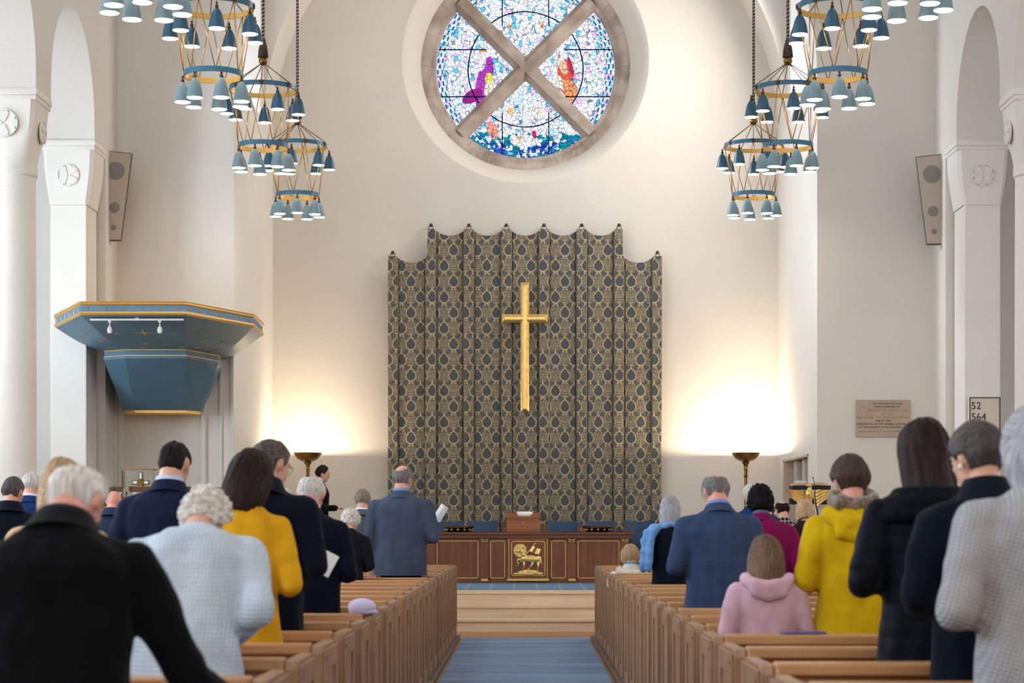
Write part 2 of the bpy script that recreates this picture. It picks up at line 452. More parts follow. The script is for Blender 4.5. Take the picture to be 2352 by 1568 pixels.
for s, nm in ((-1, 'left'), (1, 'right')):
    # square pier by the front wall
    e = empty('pillar', (s*5.61, 25.4, 0)); struct(e, 'square pier with carved cross medallion, '+nm+' side of the church')
    o = MB().box(-.22, .22, -.3, .3, 0, 5.2, .012).build('shaft', PLASTER2, e)
    xo = 5.615
    mb = capital(s, -.335, .335, -.34, .36, 5.2, 5.99, (.24, .31, True), e)
    fixn(mb.build('capital', PLASTER2, e, smooth=35))
    mb = MB(); medallion(mb, 'y', -.34*.94+.006, 0, 5.56, .135, True)
    fixn(mb.build('medallion', PLASTER2, e))
    # round columns
    y = 22.45
    while y > 6:
        e = empty('pillar', (s*5.64, y, 0)); struct(e, 'round column of the arcade, '+nm+' side')
        MB().lathe([(.36, 0), (.36, .3), (.27, .34), (.26, 5.08), (.28, 5.10), (.28, 5.2), (.0, 5.2)], 40).build('shaft', PLASTER2, e, smooth=35)
        mb = capital(s, -.36, .36, -.36, .36, 5.17, 6.0, (.27, .27, False), e)
        fixn(mb.build('capital', PLASTER2, e, smooth=35))
        mb = MB(); medallion(mb, 'y', -.36*.94+.006, 0, 5.62, .15, False); medallion(mb, 'x', -s*(.36*.94-.006), 0, 5.58, .13, True, s)
        fixn(mb.build('medallion', PLASTER2, e))
        y -= 3.0
# window bars in aisle windows
k = 4
for s in (-1, 1):
    for j in range(7):
        yc = 20.95-3*j
        wn = empty('window_%d' % k, (s*9.1, yc, 2.1)); struct(wn); k += 1
        MB().box(-.01, .01, -.75, .75, 0, 3.8).build('pane', MATS['daylit_glass'], wn)
        fr = MB()
        for q in (-.75, -.25, .25, .75): fr.box(-.03, .03, q-.02, q+.02, 0, 3.8)
        for q in range(5): fr.box(-.03, .03, -.75, .75, .93*q, .93*q+.03)
        fr.build('window_frame', MATS['window_lead'], wn)
# mouldings of the wall beside the pulpit
tm = empty('trim_2', (0, YF, ZC)); struct(tm)
def strip(xa, xb, d, y0=818, y1=1150):
    MB().box(PX(xa, YF), PX(xb, YF), -d, 0, 0, PZ(y0, YF)-ZC, .01).build('moulding', PLASTER, tm)
strip(256, 262, .16); strip(262, 272, .10); strip(272, 286, .05); strip(462, 474, .05); strip(504, 511, .03); strip(529, 537.2, .02)
# conduit line on right
struct(MB().tube([(4.98+.33, YF-.02, .5), (5.30, YF-.02, 8.6)], .012).build('trim_3', PLASTER2))

# ------------------------------------------------------------------ rose window
RG = 1.36; YG = 31.27
win = empty('window_1', (0, YG, CZW)); struct(win, 'round stained glass window with a diagonal stone cross')
mb = MB().lathe([(R2+.03, -.26), (R2-.0, -.26), (R2-.05, -.24), (1.47, -.20), (1.43, -.12), (RG+.02, -.10), (RG, -.05), (RG, .1), (R2+.03, .1), (R2+.03, -.26)], 96, (0, 0, 0), 'y')
RINGM = STONE.copy(); RINGM.name = 'window_ring_stone'; t = NT(RINGM); vec, x, y, z = t.coords(); b = t.n['Principled BSDF']
old = b.inputs['Base Color'].links[0].from_socket
jt = (((z.atan2(x)*(20/6.28318)).fract()-.5).abs() > .493)
stk = ((t.noise(9, 4, vec, (2.2, 1, .25))-.5)*4).clamp()*(z < -.2)
t.put(b.inputs['Base Color'], t.mix(stk*.35, t.mix(jt*.6, old, lin((86, 74, 66))), lin((214, 204, 194))))
fixn(mb.build('window_ring', RINGM, win, smooth=25))
mb = MB()
for sx in (-1, 1):
    prof = [(-.125, .02), (-.125, -.06), (-.060, -.14), (-.052, -.17), (.052, -.17), (.060, -.14), (.125, -.06), (.125, .02)]
    d = Vector((sx, 0, 1)).normalized(); pq = Vector((1, 0, -sx)).normalized()
    vs = [d*(RG+.06)*e+pq*u+Vector((0, v-(.002 if sx > 0 else 0), 0)) for e in (-1, 1) for u, v in prof]; n = len(prof)
    mb.add(vs, [tuple(range(n)), tuple(range(2*n-1, n-1, -1))]+[(i, (i+1) % n, (i+1) % n+n, i+n) for i in range(n)])
fixn(mb.build('window_mullions', STONE, win))
m = bpy.data.materials.new('stained_glass'); m.use_nodes = True; t = NT(m); t.n.remove(t.n['Principled BSDF'])
vec, x, y, z = t.coords()
def voro(feature, sc, seed=0.0):
    v = t.node('ShaderNodeTexVoronoi', feature=feature); v.inputs['Scale'].default_value = sc
    mp = t.node('ShaderNodeMapping'); mp.inputs['Scale'].default_value = (1, 0, 1); t.l.new(vec, mp.inputs[0]); mp.inputs['Location'].default_value = (seed, 0, 0)
    t.l.new(mp.outputs[0], v.inputs['Vector']); return v
ve = voro('DISTANCE_TO_EDGE', 17); vc = voro('F1', 17)
sep = t.node('ShaderNodeSeparateColor'); t.l.new(vc.outputs['Color'], sep.inputs[0]); r1 = E(t, sep.outputs[0]); r2 = E(t, sep.outputs[1])
R = (x*x+z*z).sqrt()
base = t.mix((r1 > .55), lin((252, 253, 255)), lin((222, 238, 255)))
base = t.mix((r1 > .80), base, lin((170, 216, 246)))
base = t.mix((r1 > .93), base, lin((96, 176, 214)))
base = t.mix((r2 > .95), base, lin((226, 176, 226)))
low = ((z+(t.noise(4, 2, vec)-.5)*.35) < -1.0)*(r2 > .40)
base = t.mix(low, base, lin((20, 128, 140))); base = t.mix((z < -1.12)*(r2 > .72), base, lin((40, 50, 160)))
def el(cx, cy, rx, ry, rot, col, base, hard=True):
    """coloured glass shape; cx, cy are the photo's pixel offsets from the window centre"""
    X0, Z0 = cx/150.4, -cy/150.4; c_, s_ = math.cos(math.radians(rot)), math.sin(math.radians(rot))
    dx = x-X0; dz = z-Z0
    u = (dx*c_+dz*s_)/(rx/150.4); v = (dz*c_-dx*s_)/(ry/150.4)
    return t.mix(((u*u+v*v) < 1.0), base, lin(col))
for a in [(-95, 30, 18, 60, -12, (170, 60, 170)), (-122, 62, 26, 14, 30, (150, 30, 120)), (-104, -22, 13, 26, 0, (250, 235, 255)), (-84, 22, 9, 14, 0, (250, 225, 60)), (-82, 50, 13, 22, 0, (255, 235, 190)),
          (-98, -42, 9, 5, 0, (250, 150, 60)), (-98, -32, 7, 8, 0, (255, 236, 225)), (-138, -50, 12, 34, 0, (240, 225, 255)),
          (92, 20, 18, 44, 8, (220, 90, 50)), (96, 50, 24, 26, 0, (240, 150, 80)), (84, -12, 9, 26, 20, (255, 190, 150)), (78, 34, 9, 20, 0, (255, 220, 190)), (80, -24, 7, 8, 0, (255, 230, 215)),
          (136, -58, 13, 36, 0, (250, 236, 255)), (160, 25, 22, 14, 20, (225, 245, 225)), (104, -6, 5, 24, 15, (190, 40, 50)),
          (-2, 165, 32, 14, 0, (255, 250, 235)), (-14, 160, 7, 6, 0, (255, 190, 140)), (24, 110, 16, 40, 0, (245, 240, 255)), (-34, 118, 14, 26, 0, (245, 245, 255)), (-34, 96, 9, 9, 0, (250, 190, 120)), (28, 98, 11, 11, 0, (250, 236, 200)),
          (20, 150, 5, 10, 10, (210, 30, 60)), (-76, 140, 12, 22, 20, (240, 150, 120)), (76, 146, 10, 22, -20, (200, 215, 215)), (-58, 190, 16, 8, 0, (60, 60, 190)), (90, 178, 14, 8, 0, (0, 150, 120)),
          (0, -96, 13, 13, 0, (255, 245, 235)), (0, -70, 7, 40, 0, (255, 252, 245)), (-65, -140, 18, 18, 0, (255, 255, 255)), (-38, -98, 4, 9, 0, (250, 170, 90)), (38, -100, 4, 9, 0, (250, 170, 90)), (-145, 98, 16, 16, 0, (240, 240, 255)), (140, 108, 14, 26, 0, (245, 245, 240))]:
    base = el(*a, base)
# leads: small cells plus the big circle, struts and border ring
dn = ((t.noise(3, 2, vec)-.5)*.03)
lead = (E(t, ve.outputs['Distance']) < .062)
big = (((R+dn)-.88).abs() < .010)
side = (x.abs() > .60)*(((z-.30).abs() < .010).max(((z+.42).abs() < .010)))
vert = (x.abs() < .60)*(((x.abs()-.355).abs() < .009))*(z.abs() > .66)
rim = ((R-1.22).abs() < .006)
cross = (x.abs() < .028)*((R > .2))
ray = (((x.abs()*.80-z*-1*.62-.20).abs()) < .030)*(z < .0)*(x.abs() > .45)
base = t.mix(ray, base, lin((255, 250, 252)))
base = t.mix(cross, base, lin((255, 252, 250)))
# lettering-like broken band near the rim
band = (R > 1.235)*(((z.atan2(x)*46.0).sin()*(R*95.0).sin()) > .2)
base = t.mix(band, base, lin((40, 110, 160)))
lm = lead*.8
dark = t.mix(lm, base, lin((10, 50, 112)))
dark = t.mix(big.max(side).max(vert).max(rim*.6), dark, lin((6, 24, 50)))
em = t.node('ShaderNodeEmission'); t.put(em.inputs['Color'], dark); em.inputs['Strength'].default_value = 1.45
t.l.new(em.outputs[0], t.n['Material Output'].inputs['Surface'])
mb = MB().lathe([(0, 0), (RG+.02, 0), (RG+.02, .012), (0, .012)], 72, (0, 0, 0), 'y')
o = mb.build('stained_glass', m, win)
o['label'] = 'stained glass in four quarters, pale blue with figures in purple and orange robes'
# ================================================================== CURTAIN
YC = 30.5
def XC_(px): return PX(px, YC)
hooks = [990, 1077, 1163, 1249.5, 1336, 1422]
H = [XC_(p) for p in hooks]; HL, HR = XC_(902), XC_(1510)
allh = [HL]+H+[HR]
ztop = PZ(527, YC); ztop2 = PZ(589, YC)
xl, xr = XC_(892), XC_(1520)
pw = .068
def topz(x):
    if x < H[0]-.055 or x > H[-1]+.055: base = ztop2; a, b = ((HL, H[0]) if x < 0 else (H[-1], HR))
    else:
        base = ztop
        a, b = H[0], H[1]
        for i in range(5):
            if H[i] <= x <= H[i+1]: a, b = H[i], H[i+1]
        if x < H[0] or x > H[-1]: return base
    if x < HL or x > HR: return base
    if abs(x-a) < .06 or abs(x-b) < .06: return base
    u = (x-a-.06)/(b-a-.12)
    return base-.095*(1-(2*u-1)**2)**.8 if 0 < u < 1 else base
zb = .52
xs = []
nx = 520
for i in range(nx+1): xs.append(xl+(xr-xl)*i/nx)
me = bpy.data.meshes.new('curtain'); vs = []; fs = []; uv = []
nz = 90; arcl = 0; us = []
def depth(x, z):
    f = (ztop-z)/(ztop-zb)
    d = 0; 
    for k, h in enumerate(allh):
        wob = .012*math.sin(z*1.7+k*2.1)*f+.02*f*math.sin(k*5.1)
        u = abs(x-h-wob)-(pw+.012*f*math.sin(k*1.7+1))
        if u < .014: d = max(d, 1-max(0, u+.0)/.014 if u > 0 else 1)
        # gathered crease beside the pleat
    d2 = 0
    for k in range(len(allh)-1):
        mid = (allh[k]+allh[k+1])/2+.02*math.sin(z*1.1+k)
        d2 += .012*math.exp(-((x-mid)/.14)**2)*(1+.5*math.sin(z*.9+k*2))
    gap = sum(.030*math.exp(-((abs(x-h)-pw-.018)/.007)**2) for h in allh if abs(x-h) < .2)
    return .050*d-gap*(.5+f)+d2*(.4+f)+.008*f*math.sin(x*11+z*.6)+.004*math.sin(x*31+z*.9)*f
prev = None
for i, x in enumerate(xs):
    d0 = depth(x, 4.5)
    if prev is not None: arcl += math.hypot(x-prev[0], (d0-prev[1])*1.5)
    prev = (x, d0); us.append(arcl)
    tz = topz(x)
    for j in range(nz+1):
        z = tz+(zb-tz)*j/nz
        taper = 1-.006*(ztop-z)/(ztop-zb)*(1 if x > 0 else 0)
        vs.append((x*taper, -depth(x, z), z)); uv.append((arcl, z))
for i in range(nx):
    for j in range(nz): fs.append((i*(nz+1)+j, i*(nz+1)+j+1, (i+1)*(nz+1)+j+1, (i+1)*(nz+1)+j))
me.from_pydata(vs, [], fs)
ul = me.uv_layers.new(name='UVMap')
for l in me.loops: ul.data[l.index].uv = uv[l.vertex_index]
# damask cloth
m = bpy.data.materials.new('damask_cloth'); m.use_nodes = True; t = NT(m); b = t.n['Principled BSDF']
n_ = t.node('ShaderNodeUVMap'); sx = t.node('ShaderNodeSeparateXYZ'); t.l.new(n_.outputs[0], sx.inputs[0])
U = E(t, sx.outputs[0]); V = E(t, sx.outputs[1])
TW, TH = .282, .466
u0 = U/TW; v0 = V/TH
def flower(uo, vo):
    px = (((u0+uo).fract())-.5)*TW; py = (((v0+vo).fract())-.5)*TH
    ax = px.abs(); r = (px*px+(py+.006)*(py+.006)*.80).sqrt(); a = ax.atan2(py+.006)     # a = 0 upwards
    Rf = .058+(a*7.0).cos().abs()*.010+(a*-3.0).cos().max(0.0)*.020*(a < .6)
    return px, py, ax, r, a, Rf
A = flower(.5, .5); B = flower(0.0, 0.0)
def motif(Q):
    px, py, ax, r, a, Rf = Q
    core = r < Rf
    ring = (r > Rf)*(r < (Rf+.009+(a*13.0).sin().abs()*.008))
    det = core*(((r*330.0+(a*6).sin()*1.2).sin() > .86)*(ax < .045))
    # gold branch rising from the point of the flower
    stem = (ax < (.013-(py-.075).abs()*.14))*(py > .05)
    # pair of hanging gold teardrops below
    q1 = ax-.030; q2 = py+.094
    tear = ((q1*q1*3.4+q2*q2*.55) < .00060)
    # leaves: blue, either side, above
    l1 = ax-.062; l2 = py-.120
    lu = l1*.80+l2*.60; lv = l2*.80-l1*.60
    leaf = ((lu*lu*.55+lv*lv*2.2) < (.0019+(lu*190.0).sin()*.0006))
    return core, ring, det, stem, tear, leaf
MA = motif(A); MB_ = motif(B)
core = MA[0].max(MB_[0]); ring = MA[1].max(MB_[1]); det = MA[2].max(MB_[2]); stem = MA[3].max(MB_[3]); tear = MA[4].max(MB_[4]); leaf = MA[5].max(MB_[5])
cmb = t.node('ShaderNodeCombineXYZ'); t.put(cmb.inputs[0], A[2]); t.put(cmb.inputs[1], v0.fract())
nz1 = t.noise(44, 3, cmb.outputs[0], (2.2, 1, 1))       # mirrored sprigs filling the ground
sprig = nz1 > .530
gold = sprig.max(stem).max(tear)
gold = (gold*(1-leaf)).max(ring)
gold = (gold*(1-core)).max(det*.28)
veins = leaf*((A[1]*300.0+A[2]*200.0).sin() > .8)*.4
gold = gold.max(veins)
blue = t.mix(t.noise(60, 2, n_.outputs[0]), lin((42, 56, 68)), lin((58, 72, 82)))
gl = t.mix(t.noise(25, 3, n_.outputs[0]), lin((212, 188, 138)), lin((176, 154, 110)))
t.put(b.inputs['Base Color'], t.mix(gold, blue, gl)); b.inputs['Roughness'].default_value = .6; b.inputs['Sheen Weight'].default_value = .15
o = mk('curtain', me, m, None, 40); o.location = (0, YC-.02, 0)
tag(o, 'tall blue and gold damask curtain hung in pleats on the wall behind the table', 'curtain')
hk = None
hz = PZ(517, YC)
names = ['lowest one at the left', 'first from the left of the upper row', 'second from the left of the upper row', 'third from the left of the upper row', 'fourth from the left of the upper row', 'fifth from the left of the upper row', 'last at the right of the upper row', 'lowest one at the right']
for k, h in enumerate(allh):
    z = hz if 0 < k < 7 else PZ(580, YC)
    e = empty('curtain_hook', (h, YB-.0, z), 'bronze peg and ring of the curtain, '+names[k], 'hook', 'curtain hooks on the wall')
    if hk is None:
        MB().lathe([(.0, -.13), (.022, -.125), (.028, -.105), (.02, -.09), (.01, -.085), (.01, 0)], 14, (0, 0, 0), 'y').build('peg', BRASSD, e, smooth=True)
        MB().tube([(.034*math.cos(a), -.10, -.038+.040*math.sin(a)) for a in [2*PI*i/20 for i in range(20)]], .0045, 6, closed=True).build('ring', BRASSD, e, smooth=True)
        hk = e
    else:
        for c in hk.children: d = c.copy(); C.objects.link(d); d.parent = e

# ================================================================== CROSS
def bar(mb, x0, x1, z0, z1, horiz):
    cx, cz = (x0+x1)/2, (z0+z1)/2
    hw, hh = (x1-x0)/2, (z1-z0)/2
    vs = []; fs = []
    L = [(0, 0), (0, -.03), (.016, -.045), (.022, -.05), (.045, -.062)]
    w_ = min(hw, hh)
    for ins, y in L:
        i = min(ins, w_*.95)
        for sx_, sz_ in ((-1, -1), (1, -1), (1, 1), (-1, 1)): vs.append((cx+sx_*(hw-i), y, cz+sz_*(hh-i)))
    for j in range(len(L)-1):
        for k in range(4): fs.append((j*4+k, j*4+(k+1) % 4, (j+1)*4+(k+1) % 4, (j+1)*4+k))
    fs.append((0, 3, 2, 1)); e_ = (len(L)-1)*4; fs.append((e_, e_+1, e_+2, e_+3)); mb.add(vs, fs)
YX = 30.36
cz = PZ(731.5, YX); cxx = PX(1205.5, YX)
mb = MB(); bar(mb, -.063, .063, PZ(946, YX)-cz, PZ(649, YX)-cz, False)
mb2 = MB(); bar(mb2, -.34, .34, -.063, .063, True); mb.add([(v[0], v[1]*1.001, v[2]) for v in mb2.v], mb2.f)
mb.box(-.03, .03, -.01, .12, -.3, .1)
o = fixn(mb.build('wall_cross', GOLD)); o.location = (cxx, YX, cz)
tag(o, 'plain gilded Latin cross hanging in front of the damask curtain', 'cross')

# ================================================================== COMMUNION TABLE
YT = 28.5; S = YT/F
tb = empty('communion_table', (PX(1210, YT), YT, ZC+.014), 'long dark wood communion table with gilded lamb panel on its front', 'table')
def X_(px): return (px-1210)*S
def Z_(py): return PZ(py, YT)-ZC-.014
D = .85
MB().box(X_(967), X_(1453), -.03, D+.03, Z_(1222.5), Z_(1221.5)+.0, 0).box(X_(967), X_(1453), -.035, D+.035, Z_(1228), Z_(1221.5), .006).box(X_(970), X_(1450), -.02, D+.02, Z_(1236), Z_(1228), .004).build('tabletop', WALNUTX, tb)
MB().box(X_(976), X_(1444), .03, D, 0, Z_(1236)).build('body', WALNUT, tb)
MB().box(X_(974), X_(1446), .012, D, 0, Z_(1334)).build('plinth', WALNUTX, tb)
for a, bq in ((980, 1000), (1103, 1123), (1303, 1323), (1425, 1442)):
    MB().box(X_(a), X_(bq), 0, .05, 0.02, Z_(1247), .006).build('pilaster', WALNUT, tb)
def frame(x0, x1, z0, z1, w_, y, d=.008):
    mb = MB()
    mb.box(x0, x1, y-d, y, z0, z0+w_); mb.box(x0, x1, y-d, y, z1-w_, z1); mb.box(x0, x0+w_, y-d, y, z0, z1); mb.box(x1-w_, x1, y-d, y, z0, z1); return mb
for a, bq in ((1003, 1099), (1126, 1160), (1266, 1300), (1327, 1423)):
    frame(X_(a), X_(bq), Z_(1328), Z_(1241), .011, .03).build('gilt_frame', GOLDP, tb)
MB().box(X_(1168), X_(1258), -.03, .04, Z_(1328), Z_(1236)).build('centre_panel', WALNUT, tb)
frame(X_(1174.5), X_(1252.5), Z_(1322), Z_(1242), .012, -.03).build('gilt_frame', GOLDP, tb)
MB().box(X_(1168), X_(1169.5), -.035, 0, Z_(1328), Z_(1237)).build('gilt_strip', GOLDP, tb)
MB().box(X_(1256.5), X_(1258), -.035, 0, Z_(1328), Z_(1237)).build('gilt_strip', GOLDP, tb)
MB().box(X_(1165), X_(1261), -.045, .03, Z_(1334), Z_(1328), .006).build('gilt_foot', GOLDP, tb)
for a in (1113, 1314): MB().box(X_(a-8), X_(a+8), -.015, .03, Z_(1334.5), Z_(1328.5), .004).build('gilt_foot', GOLDP, tb)
for a in (990, 1113, 1313, 1436):
    mb = MB(); zc = Z_(1241.5)
    mb.tube([(X_(a)+u*.052, -.004, zc+.026-.012*math.cos(u*2)) for u in [-1+.1*i for i in range(21)]], .006, 6)
    for sg in (-1, 1):
        mb.tube([(X_(a)+sg*(.034+ (.024-.0016*i)*math.cos(i*.55+.9)), -.006, zc+(.024-.0016*i)*math.sin(i*.55+.9)) for i in range(14)], .005, 6)
    mb.tube([(X_(a)+u*.03, -.004, zc-.016-.010*math.cos(u*3)) for u in [-1+.2*i for i in range(11)]], .005, 6)
    mb.build('volute', GOLDP, tb, smooth=True)
# the lamb relief; crop coordinates (3.2125 px per photo px) turned to metres
def L(x, y): return ((x-880)/3.2125*S+X_(1214), Z_(1080+y/3.2125))
lamb = MB()
def seg(pts, r, fl=.55):
    mb = MB(); mb.tube([(L(*p)[0], 0, L(*p)[1]) for p in pts], [q/3.2125*S for q in r] if isinstance(r, (list, tuple)) else r/3.2125*S, 10)
    lamb.add([(v[0], v[1]*fl-.045, v[2]) for v in mb.v], mb.f)
rx = S/3.2125
def blob(cx, cy, a, b_, rot=0, d=.028):
    px_, pz_ = L(cx, cy); M_ = Matrix.Rotation(math.radians(rot), 3, 'Y')
    lamb.ell((px_, -.04, pz_), (a*rx, d, b_*rx), 24, 14, M_)
for (cx, cy, a, b_, rot) in ((895, 652, 62, 26, 0), (852, 650, 30, 28, 0), (945, 655, 26, 26, 0), (843, 622, 18, 30, -20), (832, 600, 16, 18, 0)):
    blob(cx, cy, a, b_, rot)
rr = random.Random(4)
for i in range(150):
    u = rr.uniform(-1, 1); v = rr.uniform(-1, 1)
    if u*u+v*v > .95: continue
    cx, cy = 897+u*60, 651+v*24
    if rr.random() < .25: cx, cy = 845+rr.uniform(-12, 12), 618+rr.uniform(-22, 20)
    px_, pz_ = L(cx, cy); lamb.ell((px_, -.04-.024*math.sqrt(max(0, 1-u*u-v*v)), pz_), (6*rx, .006, 5*rx), 8, 5)
blob(816, 592, 26, 14, -12, .03); blob(796, 596, 12, 9, -10, .028)
seg([(832, 578), (848, 566), (862, 572), (866, 586)], [6, 6, 4, 2]); seg([(822, 576), (806, 570), (790, 578)], [5, 4, 2])
seg([(846, 668), (848, 700), (845, 735)], [13, 7, 7]); seg([(845, 735), (838, 740)], [8, 7])
seg([(830, 655), (800, 658), (800, 680), (812, 700)], [11, 8, 6, 6])
seg([(915, 672), (902, 700), (882, 725)], [13, 7, 6]); seg([(882, 725), (874, 728)], [8, 6])
seg([(952, 668), (952, 705), (945, 745)], [15, 8, 7]); seg([(945, 745), (936, 750)], [8, 7])
seg([(950, 642), (966, 640), (968, 670), (976, 688), (984, 692)], [8, 9, 10, 8, 4])
lamb2 = lamb.build('lamb', GOLD, tb, smooth=True)
lamb = MB()
px_, pz_ = L(818, 592)
lamb.lathe([(0, -.045), (46*rx, -.045), (50*rx, -.040), (50*rx, -.03), (0, -.03)], 40, (px_, 0, pz_), 'y')
for k in range(24):
    a = 2*PI*k/24; lamb.tube([(px_+math.cos(a)*34*rx, -.047, pz_+math.sin(a)*34*rx), (px_+math.cos(a)*44*rx, -.047, pz_+math.sin(a)*44*rx)], .0025, 5)
lamb.build('halo', GOLD, tb, smooth=30)
lamb = MB(); seg([(770, 738), (850, 636), (930, 535)], 4.5, 1.2)
seg([(918, 545), (938, 540)], 3, 1.2); lamb.build('flag_pole', GOLD, tb, smooth=True)
mb = MB(); vs = []; fs = []; N = 16
for i in range(N+1):
    u = i/N
    for w_ in (0, 1):
        bx, by = (915+(975-915)*u, 552+(588-552)*u) if w_ == 0 else (886+(962-886)*u, 592+(628-592)*u)
        q = L(bx, by+6*math.sin(u*5)*(1 if w_ else .6)); vs.append((q[0], -.05-.012*math.sin(u*9), q[1]))
for i in range(N): fs.append((2*i, 2*i+2, 2*i+3, 2*i+1))
mb.add(vs, fs); n = len(vs); mb.add([(v[0], v[1]+.018, v[2]) for v in vs], fs)
mb.build('banner', GOLD, tb, smooth=True)
mb = MB()
for (cx, cy, a, b_) in ((878, 762, 112, 14), (850, 752, 50, 16), (905, 750, 55, 18), (800, 762, 35, 10), (955, 762, 35, 12), (878, 742, 40, 14), (935, 752, 22, 14)):
    q = L(cx, cy); mb.ell((q[0], -.038, q[1]), (a*rx, .02, b_*rx), 20, 10)
mb.build('mound', GOLD, tb, smooth=True)

# things on the table
zt = ZC+.014+Z_(1221.5)
bl = empty('table_lectern', (PX(1202.5, 28.75), 28.75, zt), 'small wooden lectern with a gold cross standing on the communion table', 'lectern')
sc = 28.75/F
MB().prism([(-.10, 0), (.24, 0), (.24, .27), (-.06, .21)], -.235, .235, 'x').build('body', wood('light_oak', (162, 92, 48), (128, 68, 34), 'x', .8), bl)
MB().box(-.242, .242, -.115, -.09, 0, .035).box(-.242, .242, -.09, -.045, .195, .212).build('moulding', MATS['light_oak'], bl)
mb = MB().box(-.004, .004, -.094, -.080, .105, .145); mb.box(-.016, .016, -.094, -.080, .123, .131); mb.build('gold_cross', GOLDP, bl)
frame(-.2, .2, .05, .185, .003, -.085, .004).build('gilt_line', GOLDP, bl)
o = MB().box(-.09, .09, -.05, .0, 0, .035, .004).box(-.10, .12, -.02, .1, .012, .042, .004).build('open_book', PAPER); o.location = (PX(1204, 28.8), 28.80, zt+.232); o.rotation_euler = (.15, 0, .05)
tag(o, 'open book with white pages lying on the small wooden table lectern', 'book')
pl = None
for i, cx in enumerate((1053, 1373)):
    lb = 'wide brass offering plate on the table, '+('left' if i == 0 else 'right')+' of the small lectern'
    e = empty('offering_plate', (PX(cx, 28.8), 28.8, zt), lb, 'plate', 'brass plates on the communion table')
    if pl is None:
        MB().lathe([(0, .008), (.14, .0), (.165, .01), (.19, .05), (.225, .062), (.226, .072), (.19, .066), (.16, .03), (.10, .018), (0, .016)], 40).build('bowl', BRASS, e, smooth=50)
        mb = MB()
        for k in range(12):
            a = 2*PI*k/12; mb.ell((.178*math.cos(a), .178*math.sin(a), .03), (.022, .022, .018), 10, 6)
        mb.build('lobes', GOLD, e, smooth=True)
        MB().lathe([(.0, .066), (.19, .066), (.21, .078), (.205, .086), (0, .088)], 40).build('lid', BRASSD, e, smooth=50)
        pl = e
    else:
        for c in pl.children: d = c.copy(); C.objects.link(d); d.parent = e
# chairs behind and beside the table
def chair():
    e = empty('chancel_chair', (0, 0, 0))
    W = .225
    mb = MB(); vs = []; fs = []; nu, nv = 14, 10
    for sd in (0, 1):
        for i in range(nu+1):
            for j in range(nv+1):
                u = -1+2*i/nu; v = j/nv; z = .46+.41*v-.012*(1-u*u)
                y = .20+.05*v+.03*(1-u*u)*-1+(.045 if sd else 0)-(.012*(1-u*u)*math.sin(PI*v) if not sd else 0)
                vs.append((u*W*(1+.02*math.cos(PI*v)), y, z))
    q = (nu+1)*(nv+1)
    for i in range(nu):
        for j in range(nv):
            a = i*(nv+1)+j; fs.append((a, a+1, a+nv+2, a+nv+1)); fs.append((a+q, a+q+nv+1, a+q+nv+2, a+q+1))
    for i in range(nu):
        for j in (0, nv): a = i*(nv+1)+j; fs.append((a, a+nv+1, a+nv+1+q, a+q))
    for j in range(nv):
        for i in (0, nu): a = i*(nv+1)+j; fs.append((a, a+1, a+1+q, a+q))
    fixn(mb.add(vs, fs).build('backrest', LEATH, e, smooth=50))
    MB().box(-W, W, -.25, .20, .40, .47, .025).build('seat', LEATH, e, smooth=50)
    MB().box(-W, W, -.25, .22, .34, .40, .006).build('seat_rail', WALNUTX, e)
    for sx_ in (-1, 1):
        MB().prism([(sx_*W-.02, -.25), (sx_*W+.02, -.25), (sx_*W+.02, -.21), (sx_*W-.02, -.21)], 0, .36, 'z').build('leg', WALNUT, e)
        MB().tube([(sx_*(W-.0), .25, 0), (sx_*W, .22, .40), (sx_*W, .245, .8)], .02, 6).build('leg', WALNUT, e)
    return e
ch0 = chair()
CH = [(1031, 29.85, 0, 'blue leather chair behind the table, far left of the row'), (1108, 29.85, 0, 'blue leather chair behind the table, just left of the small lectern'),
      (1294, 29.85, 0, 'blue leather chair behind the table, just right of the small lectern'), (1379, 29.85, 0, 'blue leather chair behind the right hand brass plate'), (1478, 29.3, .15, 'blue leather chair standing beyond the right end of the table')]
for i, (px, Y, rz, lb) in enumerate(CH):
    e = ch0 if i == 0 else copy_tree(ch0)
    e.location = (PX(px, Y), Y, ZC+.014); e.rotation_euler = (0, 0, rz); tag(e, lb, 'chair', 'blue chairs behind the communion table')
e = copy_tree(ch0); e.location = (PX(1201, 29.8), 29.8, ZC+.014); e.rotation_euler = (0, 0, 0); e.scale = (1.05, 1, 1.15); e.name = 'central_chair'
tag(e, 'tallest blue leather chair, directly behind the small table lectern', 'chair', 'blue chairs behind the communion table')

